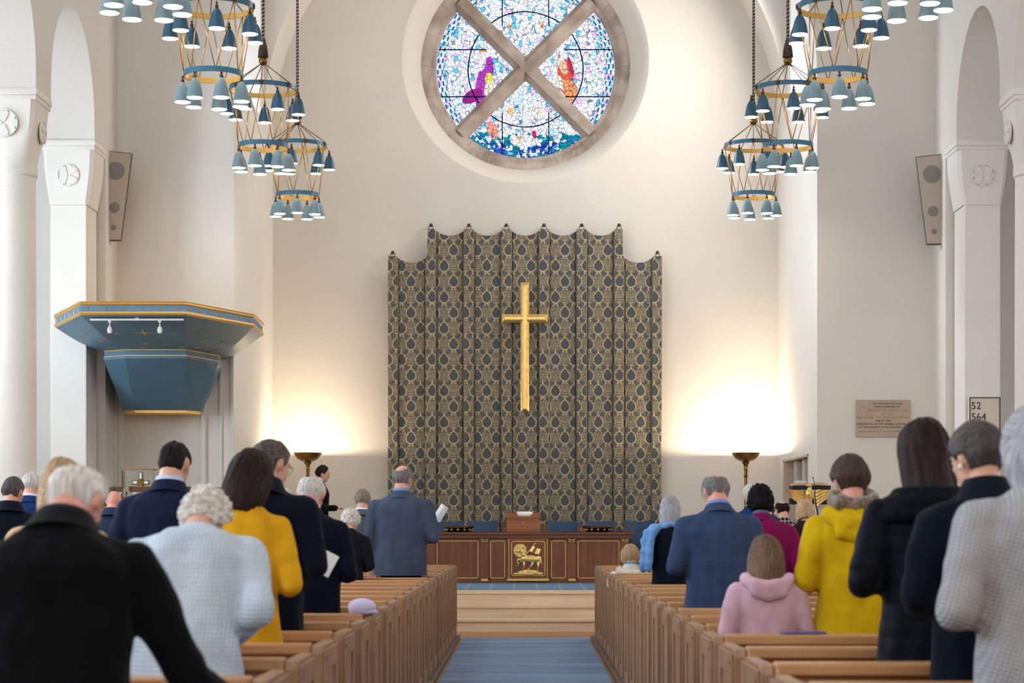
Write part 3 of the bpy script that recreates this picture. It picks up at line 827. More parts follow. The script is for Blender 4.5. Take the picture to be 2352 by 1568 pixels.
# ================================================================== TORCHIERE LAMPS
for i, (px, nm) in enumerate(((707, 'left'), (1713, 'right'))):
    Y = 29.95; zl = PZ(1040, Y)
    e = empty('torchiere_lamp', (PX(px, Y), Y, ZC), 'tall brass uplighter lamp glowing against the wall '+nm+' of the curtain', 'lamp', 'brass uplighters beside the curtain')
    hz_ = zl-ZC
    if i == 0:
        t0 = e
        prof = [(.0, -.13), (.03, -.13), (.09, -.118), (.15, -.085), (.19, -.035), (.206, 0), (.21, .003), (.203, .004), (.185, -.03), (.145, -.078), (.085, -.108), (0, -.118)]
        MB().lathe([(r, h+hz_) for r, h in prof], 48).build('bowl', BRASS, e, smooth=40)
        MB().lathe([(0, .0), (.16, .0), (.165, .03), (.12, .05), (.04, .08), (.028, .14), (.022, .3), (.022, hz_-.36), (.032, hz_-.35), (.034, hz_-.33), (.024, hz_-.32), (.026, hz_-.24), (.036, hz_-.23), (.028, hz_-.215), (.034, hz_-.17), (.055, hz_-.15), (.058, hz_-.135), (.03, hz_-.13), (0, hz_-.13)], 28).build('stand', BRASS, e, smooth=40)
        MB().ell((0, 0, hz_-.045), (.035, .035, .03)).build('bulb', mat('lamp_bulb', (255, 226, 180), .3, emit=6), e, smooth=True)
    else:
        for c in t0.children: d = c.copy(); C.objects.link(d); d.parent = e
    pl_ = bpy.data.lights.new('torchiere_glow', 'POINT'); pl_.energy = 100; pl_.color = (1.0, .80, .56); pl_.shadow_soft_size = .03
    lo = bpy.data.objects.new('torchiere_glow', pl_); C.objects.link(lo); lo.parent = e; lo.location = (0, 0, hz_+.0)
    lo.location.z = hz_-.012

# ================================================================== CHANDELIERS
ROPE = bpy.data.materials.new('twisted_rope'); ROPE.use_nodes = True; t = NT(ROPE); b = t.n['Principled BSDF']
vec, x, y, z = t.coords(); q = ((z*24.0+x.atan2(y)*.16).fract() > .55)
t.put(b.inputs['Base Color'], t.mix(q, lin((60, 46, 52)), lin((170, 156, 146)))); b.inputs['Roughness'].default_value = .9
ROD = mat('gilt_rod', (196, 150, 84), .35, .7)
DARKROD = mat('dark_rod', (96, 66, 46), .45, .5)
SHADE_IN = mat('lit_lamp', (255, 246, 232), .4, emit=16.0)
def ringband(R_, z, h, t_):
    """blue outside, gilt inside"""
    n = 64; vs = []; fs = []; ids = []
    prof = [(R_, z), (R_, z+h), (R_-t_, z+h), (R_-t_, z)]
    for i in range(n):
        a = 2*PI*i/n
        for r, hh in prof: vs.append((r*math.cos(a), r*math.sin(a), hh))
    for i in range(n):
        j = (i+1) % n
        for k in range(4): fs.append((4*i+k, 4*j+k, 4*j+(k+1) % 4, 4*i+(k+1) % 4)); ids.append(1 if k == 2 else (2 if k == 3 else 0))
    me = bpy.data.meshes.new('ring'); me.from_pydata(vs, [], fs); return me, ids
def chandelier():
    e = empty('chandelier', (0, 0, 0))          # origin at the ball's height
    zu, zl = -.335, -.965                        # undersides of the rings
    RU, RL = .373, .277
    for nm, R_, z in (('upper_ring', RU, zu), ('lower_ring', RL, zl)):
        me, ids = ringband(R_, z, .05, .012); o = mk(nm, me, None, e, 35)
        for mm in (TEAL2, GOLDP, BRASSD): me.materials.append(mm)
        me.polygons.foreach_set('material_index', ids); fixn(o)
    MB().lathe([(0, -.05), (.02, -.048), (.045, -.022), (.05, 0), (.042, .028), (.03, .045), (0, .05)], 24).build('ball', BRASS, e, smooth=True)
    mb = MB().lathe([(.0, .04), (.052, .045), (.046, .12), (.034, .19), (.026, .205), (.030, .225), (.022, .245), (.012, .26), (0, .26)], 24)
    for k in range(22):
        a = 2*PI*k/22; mb.tube([(.054*math.cos(a), .054*math.sin(a), .038), (.047*math.cos(a), .047*math.sin(a), .12), (.030*math.cos(a), .030*math.sin(a), .2)], .0045, 5)
    mb.build('tassel', mat('tassel_cord', (62, 50, 52), .9, rgb2=(96, 82, 76), vscale=40), e, smooth=True)
    MB().tube([(0, 0, .25), (0, 0, 6.4)], .017, 10).build('rope', ROPE, e, smooth=True)
    for k in range(7):
        a = 2*PI*(k+.5)/7+.35
        p1 = (RU*math.cos(a), RU*math.sin(a), zu+.055)
        MB().tube([(.02*math.cos(a), .02*math.sin(a), -.03), p1], .0045, 6).build('hanger_rod', DARKROD, e, smooth=True)
        st = MB(); pts = []
        for q_ in range(10):
            r_ = .042 if q_ % 2 == 0 else .016; an = PI/2+PI*q_/5
            u = r_*math.cos(an); w_ = r_*math.sin(an); rr_ = RU+.008
            pts.append((rr_*math.cos(a)-u*math.sin(a), rr_*math.sin(a)+u*math.cos(a), zu+.03+w_))
        cc = ((RU+.016)*math.cos(a), (RU+.016)*math.sin(a), zu+.03); c2 = ((RU-.002)*math.cos(a), (RU-.002)*math.sin(a), zu+.03)
        st.add(pts+[cc, c2], [(i, (i+1) % 10, 10) for i in range(10)]+[((i+1) % 10, i, 11) for i in range(10)])
        st.build('star', DARKROD, e)
        for sg in (-1, 1):
            b_ = a+sg*.42
            MB().tube([(RU*math.cos(a), RU*math.sin(a), zu+.02), (RL*math.cos(b_), RL*math.sin(b_), zl+.05)], .0050, 6).build('rod', ROD, e, smooth=True)
    prof = [(.076, -.185), (.0745, -.18), (.072, -.16), (.064, -.11), (.050, -.055), (.032, -.018), (.014, 0), (0, 0)]
    inner = [(0, -.012), (.012, -.012), (.030, -.028), (.047, -.062), (.061, -.112), (.070, -.165), (.074, -.185)]
    sm = MB().lathe([(0, 0), (.014, 0), (.032, -.018), (.050, -.055), (.064, -.11), (.072, -.16), (.076, -.185), (.073, -.185), (.069, -.16), (.06, -.11), (.046, -.06), (.028, -.03), (0, -.02)], 28)
    fn = MB().ell((0, 0, .014), (.018, .018, .018), 12, 8).ell((0, 0, .045), (.012, .012, .016), 10, 6)
    bu = MB().lathe([(0, -.187), (.070, -.187), (.0735, -.183), (.0, -.165)], 24)
    S0 = F0 = B0 = None
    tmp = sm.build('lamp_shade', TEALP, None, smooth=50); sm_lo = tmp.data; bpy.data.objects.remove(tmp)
    for nm, R_, z, wl, ph in (('upper', RU+.03, zu-.085, True, 0), ('lower', RL+.005, zl-.055, False, .3)):
        for k in range(7):
            a = 2*PI*k/7+.35+ph*.6
            if S0 is None:
                S0 = sm.build('lamp_shade', TEAL, e, smooth=50); s_ = S0
                F0 = fn.build('finial', BRASSD, S0, smooth=True); B0 = bu.build('bulb', SHADE_IN, S0, smooth=True)
                wr = MB().tube([(0, 0, .03), (-.02, 0, .085)], .003, 5).build('cord', DARKROD, S0)
            else:
                s_ = S0.copy(); C.objects.link(s_); s_.parent = e
                for c0 in (F0, B0)+((wr,) if wl else ()): c = c0.copy(); C.objects.link(c); c.parent = s_
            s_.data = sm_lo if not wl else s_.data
            s_.location = (R_*math.cos(a), R_*math.sin(a), z); s_.rotation_euler = (0, 0, a)
    return e
cd0 = chandelier()
wh = {0: 'nearest', 1: 'second nearest', 2: 'second farthest', 3: 'farthest'}
first = True
for s, nm in ((-1, 'left'), (1, 'right')):
    for k, Y in enumerate((15.6, 19.0, 22.6, 26.0)):
        e = cd0 if first else copy_tree(cd0); first = False
        e.location = (s*2.90+(.0), Y, 6.40); e.rotation_euler = (0, 0, .3*k+s*.2)
        tag(e, 'two tiered chandelier of blue conical lamps, '+wh[k]+' of the four on the '+nm, 'chandelier', 'chandeliers hanging over the '+nm+' pews')

# ================================================================== PULPIT AND CANOPY
cn = empty('pulpit_canopy', (-4.4, 25.6, PZ(692, 23.3)), 'wide blue and gold canopy with stars mounted high over the pulpit', 'canopy')
OC = Vector(cn.location)
rim = [(-5.72, 24.8), (-5.08, 23.3), (-3.87, 23.3), (-3.28, 24.75), (-3.31, 25.9), (-3.5, 26.5), (-5.27, 26.5), (-5.27, 25.1), (-5.72, 25.06)]
def loftpoly(levels, name, m_, smooth=False, closed=True):
    """levels: list of (polygon, z) world coordinates"""
    vs = []; fs = []; n = len(levels[0][0])
    for poly, z_ in levels: vs += [(p[0]-OC.x, p[1]-OC.y, z_-OC.z) for p in poly]
    for j in range(len(levels)-1):
        for i in range(n): fs.append((j*n+i, j*n+(i+1) % n, (j+1)*n+(i+1) % n, (j+1)*n+i))
    if closed: fs.append(tuple(range(n))); fs.append(tuple((len(levels)-1)*n+i for i in range(n)))
    return fixn(MB().add(vs, fs).build(name, m_, cn, smooth))
def inset(poly, d, cx=-4.45, cy=26.1):
    out = []
    for p in poly:
        if p[1] > 26.3 or p[0] == -5.27: out.append(p); continue
        v = Vector((p[0]-cx, p[1]-cy)); l = v.length; v *= (l-d)/l; out.append((v.x+cx, v.y+cy))
    return out
zt_ = OC.z; zr = zt_-.155
loftpoly([(rim, zt_), (inset(rim, .012), zt_-.014), (inset(rim, -.004), zt_-.03), (inset(rim, .02), zt_-.045)], 'gilt_cornice', GOLDP)
loftpoly([(inset(rim, .022), zt_-.045), (inset(rim, .022), zr+.04)], 'star_band', CANL)
loftpoly([(inset(rim, .01), zr+.042), (inset(rim, .002), zr+.02), (inset(rim, .02), zr+.0)], 'gilt_edge', GOLDP)
neck = [(PX(240, 25.1), 25.1), (PX(288, 24.85), 24.85), (PX(427, 24.85), 24.85), (PX(500, 25.7), 25.7), (PX(507, 26.0), 26.0), (PX(507, 26.5), 26.5), (-5.15, 26.5), (-5.16, 26.0), (-5.17, 25.5)]
zn_ = PZ(804, 24.85)
lv = []
for i in range(9):
    f = i/8; g = 1-(1-f)**1.0; zf = zr+(zn_+.012-zr)*(f**.62)
    r0 = inset(rim, .03); lv.append(([(a[0]+(b_[0]-a[0])*f, a[1]+(b_[1]-a[1])*f) for a, b_ in zip(r0, neck)], zr+(zn_+.012-zr)*(math.sin(f*PI/2)*.75+f*.25)))
loftpoly(lv, 'soffit', CANB, smooth=11)
def off(poly, d): return inset(poly, -d, -4.45, 26.6)
zc2 = zn_-.066
loftpoly([(off(neck, .008), zn_+.012), (off(neck, .008), zn_)], 'gilt_line', GOLDP)
loftpoly([(neck, zn_), (neck, zc2)], 'neck', CANB)
loftpoly([(off(neck, .012), zc2+.008), (off(neck, .012), zc2-.004)], 'gilt_line', GOLDP)
top2 = off(neck, .018); zb1 = zc2-.035; zb2 = PZ(943, 26.0)
bot2 = [(PX(284, 25.98), 25.98), (PX(310, 25.88), 25.88), (PX(427, 25.9), 25.9), (PX(459, 26.2), 26.2), (PX(462, 26.3), 26.3), (PX(463, 26.5), 26.5), (PX(290, 26.5), 26.5), (PX(288, 26.3), 26.3), (PX(286, 26.1), 26.1)]
loftpoly([(top2, zc2-.004), (top2, zb1), (bot2, zb2)], 'backboard', CANB)
loftpoly([(bot2, zb2), (bot2, zb2-.035)], 'gilt_foot', GOLDP)
def star4(cx, cy, cz, ux, uz, r, inner=.22, name='gilt_star', n=4):
    mb = MB(); pts = []
    U_ = Vector(ux); W_ = Vector(uz); N_ = U_.cross(W_).normalized(); c = Vector((cx, cy, cz))-OC
    for q_ in range(2*n):
        rr_ = r if q_ % 2 == 0 else r*inner; a = PI/2+PI*q_/n; pts.append(c+U_*rr_*math.cos(a)+W_*rr_*math.sin(a))
    m_ = 2*n
    mb.add(pts+[c+N_*.006, c-N_*.006], [(i, (i+1) % m_, m_) for i in range(m_)]+[((i+1) % m_, i, m_+1) for i in range(m_)])
    return mb.build(name, GOLDP, cn)
def edge_stars(a, b_, n, f0, f1):
    a3, b3 = Vector((*a, 0)), Vector((*b_, 0)); u = (b3-a3).normalized()
    for k in range(n):
        p = a3.lerp(b3, f0+(f1-f0)*k/(n-1)); nn = u.cross(Vector((0, 0, 1)))
        star4(p.x+nn.x*.004, p.y+nn.y*.004, zr+.075, u, (0, 0, 1), .028)
ri = inset(rim, .022)
edge_stars(ri[1], ri[2], 6, .065, .93); edge_stars(ri[2], ri[3], 7, .06, .94); edge_stars(ri[0], ri[1], 6, .08, .92)
# stars on the soffit: follow the lofted levels
def soffit_pt(k, u, f):
    i = f*8; j = min(int(i), 7); g = i-j
    def P3(jj):
        poly, z_ = lv[jj]; a = poly[k]; b_ = poly[k+1]
        return Vector((a[0]+(b_[0]-a[0])*u, a[1]+(b_[1]-a[1])*u, z_))
    return P3(j).lerp(P3(j+1), g)
for k, u, f, r in ((1, .52, .40, .17), (1, .30, .12, .05), (1, .20, .42, .04), (1, .62, .08, .05), (1, .86, .42, .05), (1, .45, .72, .05), (1, .72, .74, .05), (1, .35, .88, .05), (1, .95, .86, .05),
                   (2, .25, .3, .05), (2, .35, .55, .05), (2, .72, .5, .05), (2, .3, .8, .06), (2, .75, .86, .06), (0, .3, .4, .05), (0, .6, .3, .05), (0, .75, .6, .05)):
    p = soffit_pt(k, u, f); pu = soffit_pt(k, min(1, u+.05), f)-p; pw_ = soffit_pt(k, u, min(.99, f+.05))-p
    pu.normalize(); pw_ = (pw_-pu*pw_.dot(pu)).normalized(); nrm = pu.cross(pw_)
    if nrm.z > 0: nrm = -nrm
    p = p+nrm*.004; star4(p.x, p.y, p.z, pu, pw_, r, .13)
# track light under the canopy
ty = 23.42
tk = empty('track_light', ((PX(207, ty)+PX(422, ty))/2, ty, zr-.03), 'white track rail with two small spotlights under the front edge of the pulpit canopy', 'spotlight')
hw = (PX(422, ty)-PX(207, ty))/2
MB().box(-hw, hw, -.017, .017, -.022, .0, .003).box(-.02, .02, -.01, .01, 0, .05).build('track', WHITE, tk)
for px in (252, 367):
    xx = PX(px, ty)-tk.location.x
    h_ = empty('spotlight_head', (xx, 0, -.022)); h_.parent = tk
    MB().box(-.017, .017, -.02, .02, -.02, 0, .003).tube([(0, 0, -.02), (0, 0, -.075)], .007, 8).build('bracket', WHITE, h_)
    MB().lathe([(0, -.145), (.021, -.145), (.030, -.115), (.026, -.085), (.014, -.065), (0, -.06)], 20).build('housing', WHITE, h_, smooth=40)
# pulpit drum
pu = empty('pulpit', (-4.42, 25.35, ZC), 'pale stone pulpit with wooden top rail beneath the blue canopy', 'pulpit')
zp = PZ(1118, 25)-ZC
oct_ = [(.72*math.cos(PI/8+PI/4*k)*1.0, .72*math.sin(PI/8+PI/4*k)) for k in range(8)]
MB().prism(oct_, 0, zp-.06, 'z').build('drum', PLASTER2, pu)
MB().prism([(p[0]*1.05, p[1]*1.05) for p in oct_], zp-.06, zp, 'z').build('rail', WALNUTX, pu)
def at(px, py, Y): return Vector((PX(px, Y), Y, PZ(py, Y)))
c = at(318, 1118, 24.75)-Vector(pu.location)
MB().box(c.x-.18, c.x+.18, c.y-.01, c.y+.02, c.z-.30, c.z+.21).build('pulpit_fall', mat('stone_cloth', (168, 162, 144), .8, var=.1, vscale=8), pu)
MB().box(c.x-.19, c.x+.19, c.y-.02, c.y+.32, c.z+.21, c.z+.225).build('book_rest', OAK, pu)
MB().tube([(c.x-.195, c.y-.03, c.z+.20), (c.x-.19, c.y-.03, c.z)], .012, 8).build('bracket', WALNUT, pu)
mb = MB(); 
mb.box(c.x-.022+.03, c.x+.022+.03, c.y-.02, c.y-.008, c.z-.15, c.z+.18); mb.box(c.x-.1+.03, c.x+.1+.03, c.y-.02, c.y-.008, c.z+.03, c.z+.08)
mb.build('cloth_cross', BRASSD, pu)
mb = MB(); mb.box(c.x-.014+.03, c.x+.014+.03, c.y-.026, c.y-.012, c.z-.142, c.z+.172); mb.box(c.x-.092+.03, c.x+.092+.03, c.y-.026, c.y-.012, c.z+.038, c.z+.072); mb.build('cloth_cross_inlay', PAPER, pu)
MB().lathe([(0, -.03), (.042, -.03), (.048, -.02), (.048, -.01), (0, -.01)], 24, (c.x+.03, c.y, c.z+.055), 'y').build('cloth_boss', BRASS, pu, smooth=30)

# ================================================================== SPEAKERS
for s, nm in ((-1, 'left'), (1, 'right')):
    Y = 26.0; sc = Y/F
    xi = 301 if s < 0 else 2106; xo = 236 if s < 0 else 2170
    zt1, zb1_ = (PZ(346, Y), PZ(550, Y)) if s < 0 else (PZ(354, Y), PZ(559, Y))
    e = empty('wall_speaker', (PX((xi+xo)/2, Y), Y, zb1_), 'tapering beige loudspeaker panel with three round grilles high on the '+nm+' wall', 'speaker', 'tapered wall speakers')
    X0 = PX(xo, Y)-e.location.x; X1 = PX(xi, Y)-e.location.x; hh = zt1-zb1_; q_ = X1-X0
    poly = [(X0+.02*(-s)*0, 0), (X0+q_*.62, 0), (X1, hh-.04), (X0, hh)]
    fixn(MB().prism(poly, 0, .10, 'y').build('case', mat('speaker_case', (186, 173, 159), .8, var=.08, bump=.5, bscale=30), e))
    fixn(MB().prism([(p[0]*1.03, -.01+p[1]*1.02) for p in poly], .02, .09, 'y').build('case_edge', mat('speaker_edge', (96, 84, 74), .7), e))
    for px_, pz_, r in ((.46, .775, .115), (.42, .36, .068), (.38, .135, .034)):
        MB().lathe([(0, -.012), (r*.8, -.010), (r, 0), (r, .01), (0, .01)], 32, (X0+q_*px_, 0, hh*pz_), 'y').build('grille', mat('speaker_grille', (146, 142, 138), .7, .2, bump=.6, bscale=300), e, smooth=40)
    MB().box(X0+q_*.3-.03, X0+q_*.3+.03, .09, YF-Y, hh*.5, hh*.7).build('bracket', BLACK, e)

# ================================================================== TEXT
def text(s_, size, m_, parent, loc, align='CENTER', ext=.002, xs=1.0, shear=0):
    cu = bpy.data.curves.new('lettering', 'FONT'); cu.body = s_; cu.size = size; cu.align_x = align; cu.align_y = 'CENTER'; cu.extrude = ext; cu.space_character = 1.05; cu.shear = shear
    cu.offset = .0
    o = bpy.data.objects.new('tmp', cu); C.objects.link(o)
    dg = bpy.context.evaluated_depsgraph_get(); me = bpy.data.meshes.new_from_object(o.evaluated_get(dg))
    bpy.data.objects.remove(o); r = mk('lettering', me, m_, parent); r.data.materials.clear(); r.data.materials.append(m_)
    r.rotation_euler = (PI/2, 0, 0); r.location = loc; r.scale = (xs, 1, 1); return r
SCP = YF/F
pq = empty('memorial_plaque', (PX(2027, YF), YF, PZ(1003, YF)), 'pale stone memorial plaque with carved lettering on the right wall', 'plaque')
PW = (2089-1965)*SCP/2; PH = 85*SCP
MB().box(-PW, PW, -.03, 0, 0, PH, .004).build('slab', mat('plaque_stone', (184, 166, 148), .7, var=.1, vscale=5), pq)
INK = mat('slate_ink', (84, 80, 84), .7); OCH = mat('ochre_ink', (196, 140, 92), .7)
def pl_(s_, px, py, size, m_, xs=1): text(s_, size, m_, pq, ((px-440*1.0)/5.88*SCP-(2027-(1940+440/5.88))*SCP, -.0315, PH-(py-105)/5.88*SCP), xs=xs)
pl_('TO THE GLORY OF GOD', 572, 158, .032, INK, 1.05); pl_('AND IN MEMORY OF', 568, 200, .032, INK, 1.05)
pl_('ADRIAN P.V. SCOTT, D.D.', 575, 250, .044, OCH, 1.0); pl_('1881 - 1951', 565, 296, .032, OCH)
pl_('MINISTER OF THIS CHURCH', 510, 344, .046, OCH, 1.12); pl_('1938 TO 1960', 508, 390, .032, INK)
pl_('MODERATOR OF THE GENERAL ASSEMBLY', 508, 434, .031, INK, 1.08); pl_('OF THE CHURCH OF SCOTLAND 1954', 508, 477, .032, INK, 1.1)
pl_('in a pavement in his love of joy', 430, 530, .036, OCH, 1.0); pl_('Ps. 16. 11', 770, 528, .034, INK)
mb = MB(); cxp = (235-440)/5.88*SCP-(2027-(1940+440/5.88))*SCP; czp = PH-(225-105)/5.88*SCP
mb.tube([(cxp+.052*math.sin(a)*(abs(math.sin(a))**.3), -.031, czp+.075*math.cos(a)) for a in [2*PI*i/28 for i in range(28)]], .004, 6, closed=True)
mb.box(cxp-.007, cxp+.007, -.036, -.028, czp-.065, czp+.065).box(cxp-.03, cxp+.007, -.036, -.028, czp+.02, czp+.03).box(cxp-.03, cxp-.022, -.036, -.028, czp-.045, czp+.02)
mb.build('emblem', mat('plaque_relief', (200, 184, 166), .7), pq)
YH = 25.0
hb = empty('hymn_board', (PX(2261.5, YH), YH, PZ(1012, YH)), 'white hymn number board with a thin dark frame on the right hand pier', 'hymn board')
HW = (2297-2226)*YH/F/2; HH = (1012-912)*YH/F
MB().box(-HW, HW, -.012, .07, 0, HH).build('board', mat('board_cream', (214, 202, 182), .7), hb)
frame(-HW, HW, 0, HH, .010, -.012, .012).build('frame', mat('board_frame', (40, 44, 70), .5), hb)
NUM = mat('numeral_ink', (28, 26, 60), .6)
sp = YH/F
def hn(s_, px, py): 
    o = text(s_, .125, NUM, hb, ((1940+px/5.88-2261.5)*sp, -.014, (1012-(900+py/5.88))*sp), 'LEFT', .002, .95); o.name = 'number'
hn('52', 1706, 190); hn('564', 1706, 340)

# ================================================================== EAGLE LECTERN
YE = 26.08; se = YE/F
eg = empty('eagle_lectern', (PX(1858, YE), YE, ZC), 'gilded eagle lectern with spread wings carrying a black book desk', 'lectern')
def e3(cx, cy, dy=0): return Vector((((1720+cx/6.03)-1858)*se, dy, PZ(980+cy/6.03, YE)-ZC))
MB().lathe([(0, 0), (.2, 0), (.2, .05), (.12, .08), (.05, .14), (.04, .3), (.055, .5), (.04, .7), (.035, .9), (.06, .98), (.02, 1.02), (0, 1.02)], 28).build('pedestal', GOLD, eg, smooth=40)
mb = MB()
mb.cap(e3(825, 1010, -.02), .055, e3(822, 930, -.05), .052); mb.cap(e3(822, 930, -.05), .048, e3(838, 850, -.05), .030); mb.cap(e3(838, 850, -.05), .030, e3(838, 812, -.06), .026)
mb.cap(e3(838, 812, -.06), .026, e3(818, 812, -.075), .018); mb.cap(e3(812, 812, -.08), .012, e3(778, 818, -.09), .006); mb.cap(e3(778, 816, -.09), .007, e3(776, 828, -.09), .003)
mb.cap(e3(825, 1010, -.02), .05, e3(850, 1110, .04), .025)
bo = mb.build('tmp')
def remesh(o, vox, sm=4, fac=.5):
    md = o.modifiers.new('r', 'REMESH'); md.mode = 'VOXEL'; md.voxel_size = vox; md.use_smooth_shade = True
    if sm: s2 = o.modifiers.new('s', 'SMOOTH'); s2.iterations = sm; s2.factor = fac
    dg = bpy.context.evaluated_depsgraph_get(); me = bpy.data.meshes.new_from_object(o.evaluated_get(dg)); old = o.data
    o.modifiers.clear(); o.data = me; bpy.data.meshes.remove(old); return o
remesh(bo, .007, 3); bo.name = 'eagle_body'; bo.data.materials.clear(); bo.data.materials.append(GOLD); bo.parent = eg
mb = MB()
for k in range(7): mb.cap(e3(800+k*8, 870+k*14, -.085), .012, e3(802+k*7, 885+k*14, -.088), .006, 8)
mb.build('breast_feathers', GOLD, eg, smooth=True)
for sg in (-1, 1):
    wg = MB(); vs = []; fs = []; nu, nv = 26, 16
    topL = [(770, 905), (745, 872), (700, 875), (600, 872), (515, 862)]; botL = [(760, 1010), (730, 1075), (690, 1060), (600, 1000), (515, 866)]
    topR = [(895, 905), (935, 872), (985, 868), (1080, 872), (1168, 868)]; botR = [(895, 1020), (915, 1115), (985, 1070), (1100, 985), (1166, 874)]
    T_, B_ = (topL, botL) if sg < 0 else (topR, botR)
    def itp(A_, u):
        i = u*(len(A_)-1); j = min(int(i), len(A_)-2); g = i-j; return (A_[j][0]+(A_[j+1][0]-A_[j][0])*g, A_[j][1]+(A_[j+1][1]-A_[j][1])*g)
    for sd in (0, 1):
        for i in range(nu+1):
            for j in range(nv+1):
                u = i/nu; v = j/nv; a = itp(T_, u); b_ = itp(B_, u)
                px_, py_ = a[0]+(b_[0]-a[0])*v, a[1]+(b_[1]-a[1])*v
                ridge = .006*math.sin((v*.8+u*.25)*34)
                dy = -.02-.05*math.sin(u*PI*.6)+.07*v*u+ridge-.02*(1-v)+(.022*(1-.5*u) if sd else 0)
                vs.append(e3(px_, py_, dy))
    q = (nu+1)*(nv+1)
    for i in range(nu):
        for j in range(nv):
            a = i*(nv+1)+j; fs.append((a, a+1, a+nv+2, a+nv+1)); fs.append((a+q, a+q+nv+1, a+q+nv+2, a+q+1))
    for i in range(nu):
        for j in (0, nv): a = i*(nv+1)+j; fs.append((a, a+nv+1, a+nv+1+q, a+q))
    for j in range(nv):
        for i in (0, nu): a = i*(nv+1)+j; fs.append((a, a+1, a+1+q, a+q))
    fixn(wg.add(vs, fs).build('wing', GOLD, eg, smooth=60))
a_, b_ = e3(603, 866), e3(1132, 812)
MB().box(a_.x, b_.x, -.02, .33, a_.z, b_.z, .004).build('book_desk', mat('black_cloth', (14, 13, 14), .7), eg)
a_, b_ = e3(590, 1072), e3(1120, 985)
MB().box(a_.x, b_.x, .05, .25, a_.z, b_.z, .004).build('lower_desk', MATS['black_cloth'], eg)
a_, b_ = e3(600, 812), e3(1110, 785)
bk = MB().prism([(-.22, 0), (0, .012), (.22, 0), (.22, .03), (.1, .045), (0, .03), (-.1, .045), (-.22, .03)], 0, .26, 'y').build('open_bible', mat('page_edges', (214, 178, 140), .7))
bk.location = Vector(eg.location)+Vector(((a_.x+b_.x)/2, .03, a_.z)); tag(bk, 'thick open bible lying on the eagle lectern', 'book')
sh = MB().box(-.075, .075, 0, .003, 0, .03).build('paper_sheet', mat('paper_blue', (206, 214, 222), .7)); sh.location = Vector(eg.location)+e3(725, 782, .08)+Vector((0, 0, .005)); tag(sh, 'sheet of white paper standing on the bible on the eagle lectern', 'paper')
mc = empty('microphone', Vector(eg.location)+e3(920, 1180, -.20)*1.0+Vector((0, 0, 0)), 'thin black gooseneck microphone in front of the gilded eagle', 'microphone')
o0 = e3(920, 1180, -.20)
mc.location = (eg.location.x+o0.x, eg.location.y-.20, ZC)
pts = [Vector((0, 0, 0)), Vector((0, 0, o0.z))]+[e3(x_, y_, -.20)-Vector((o0.x, -.20, 0)) for x_, y_ in ((900, 1100), (886, 960), (880, 850), (873, 760), (856, 706))]
MB().tube([pts[0]+Vector((0, 0, .02)), *pts[1:]], [.012, .011, .009, .006, .004, .004, .004], 8).build('gooseneck', BLACK, mc, smooth=True)
MB().lathe([(0, 0), (.12, 0), (.12, .02), (.02, .035), (0, .035)], 20).build('base', BLACK, mc, smooth=30)
MB().ell(pts[-1], (.008, .008, .012), 8, 6).build('capsule', BLACK, mc, smooth=True)

# ================================================================== FLOWERS by the pulpit
fl = empty('flower_arrangement', (PX(262, 23.9), 23.9, 0), 'arrangement of orange and yellow flowers with green leaves in front of the pulpit', 'flowers')
zf = PZ(1165, 23.9)
MB().lathe([(0, 0), (.15, 0), (.15, .04), (.03, .08), (.03, zf-.25), (.1, zf-.22), (.13, zf-.1), (.11, zf-.08), (0, zf-.1)], 24).build('flower_stand', BRASSD, fl, smooth=40)
rr = random.Random(3); gm = MB(); om = MB(); ym = MB()
for i in range(90):
    a = rr.uniform(0, 2*PI); r_ = rr.uniform(.02, .2); z_ = zf-.1+rr.uniform(0, .36)*(1-r_*2); p0 = Vector((r_*.2*math.cos(a), r_*.2*math.sin(a), zf-.12)); p1 = Vector((r_*math.cos(a), r_*math.sin(a), z_))
    gm.tube([p0, p1], .003, 4)
    if i % 3 == 0: (om if i % 2 else ym).ell(p1, (.028, .028, .02), 10, 6)
    else:
        d = Vector((rr.uniform(-1, 1), rr.uniform(-1, 1), rr.uniform(-.2, 1))).normalized(); sdv = d.orthogonal().normalized()*.014
        gm.add([p1, p1+d*.035+sdv, p1+d*.085, p1+d*.035-sdv], [(0, 1, 2, 3)])
gm.build('foliage', mat('leaf_green', (70, 96, 48), .6, var=.3, vscale=20), fl); om.build('orange_blooms', mat('orange_petal', (226, 120, 50), .6), fl, smooth=True); ym.build('yellow_blooms', mat('yellow_petal', (200, 200, 60), .6), fl, smooth=True)

# ================================================================== PEWS
PITCH = .848
def pew(s):
    e = empty('pew', (0, 0, 0)); W_ = 4.25; z0 = .0
    # local frame: y=0 is the back of the pew (camera side), x runs outwards from the aisle end
    mb = MB()
    mb.prism([(0, 0), (0, .755), (.012, .785), (.05, .79), (.46, .785), (.495, .76), (.50, 0)], 0, s*.048, 'x')
    ep = fixn(mb.build('end_panel', OAKV, e)); bv = ep.modifiers.new('b', 'BEVEL'); bv.width = .007; bv.segments = 2
    fm = MB()
    for (ya, yb, za, zb_) in ((.0, .07, .03, .77), (.43, .50, .03, .77), (.07, .43, .69, .77), (.07, .43, .03, .12)): fm.box(-s*.010, 0, ya+.004, yb-.004 if yb == .5 else yb, za, zb_, .003)
    fm.build('end_frame', OAKV, e)
    MB().tube([(-s*.013, .035, .735), (-s*.002, .035, .735)], .008, 8).build('peg', WALNUT, e)
    MB().box(s*.048, s*W_, .0, .028, .10, .775).build('backrest', OAK, e)
    MB().box(s*.05, s*W_, -.045, .085, .755, .795, .008).build('top_rail', OAK, e)
    MB().box(s*.05, s*W_, .03, .40, .395, .43, .01).build('seat', OAK, e)
    MB().box(s*.05, s*W_, -.09, 0, .60, .622, .006).build('book_ledge', OAK, e)
    return e
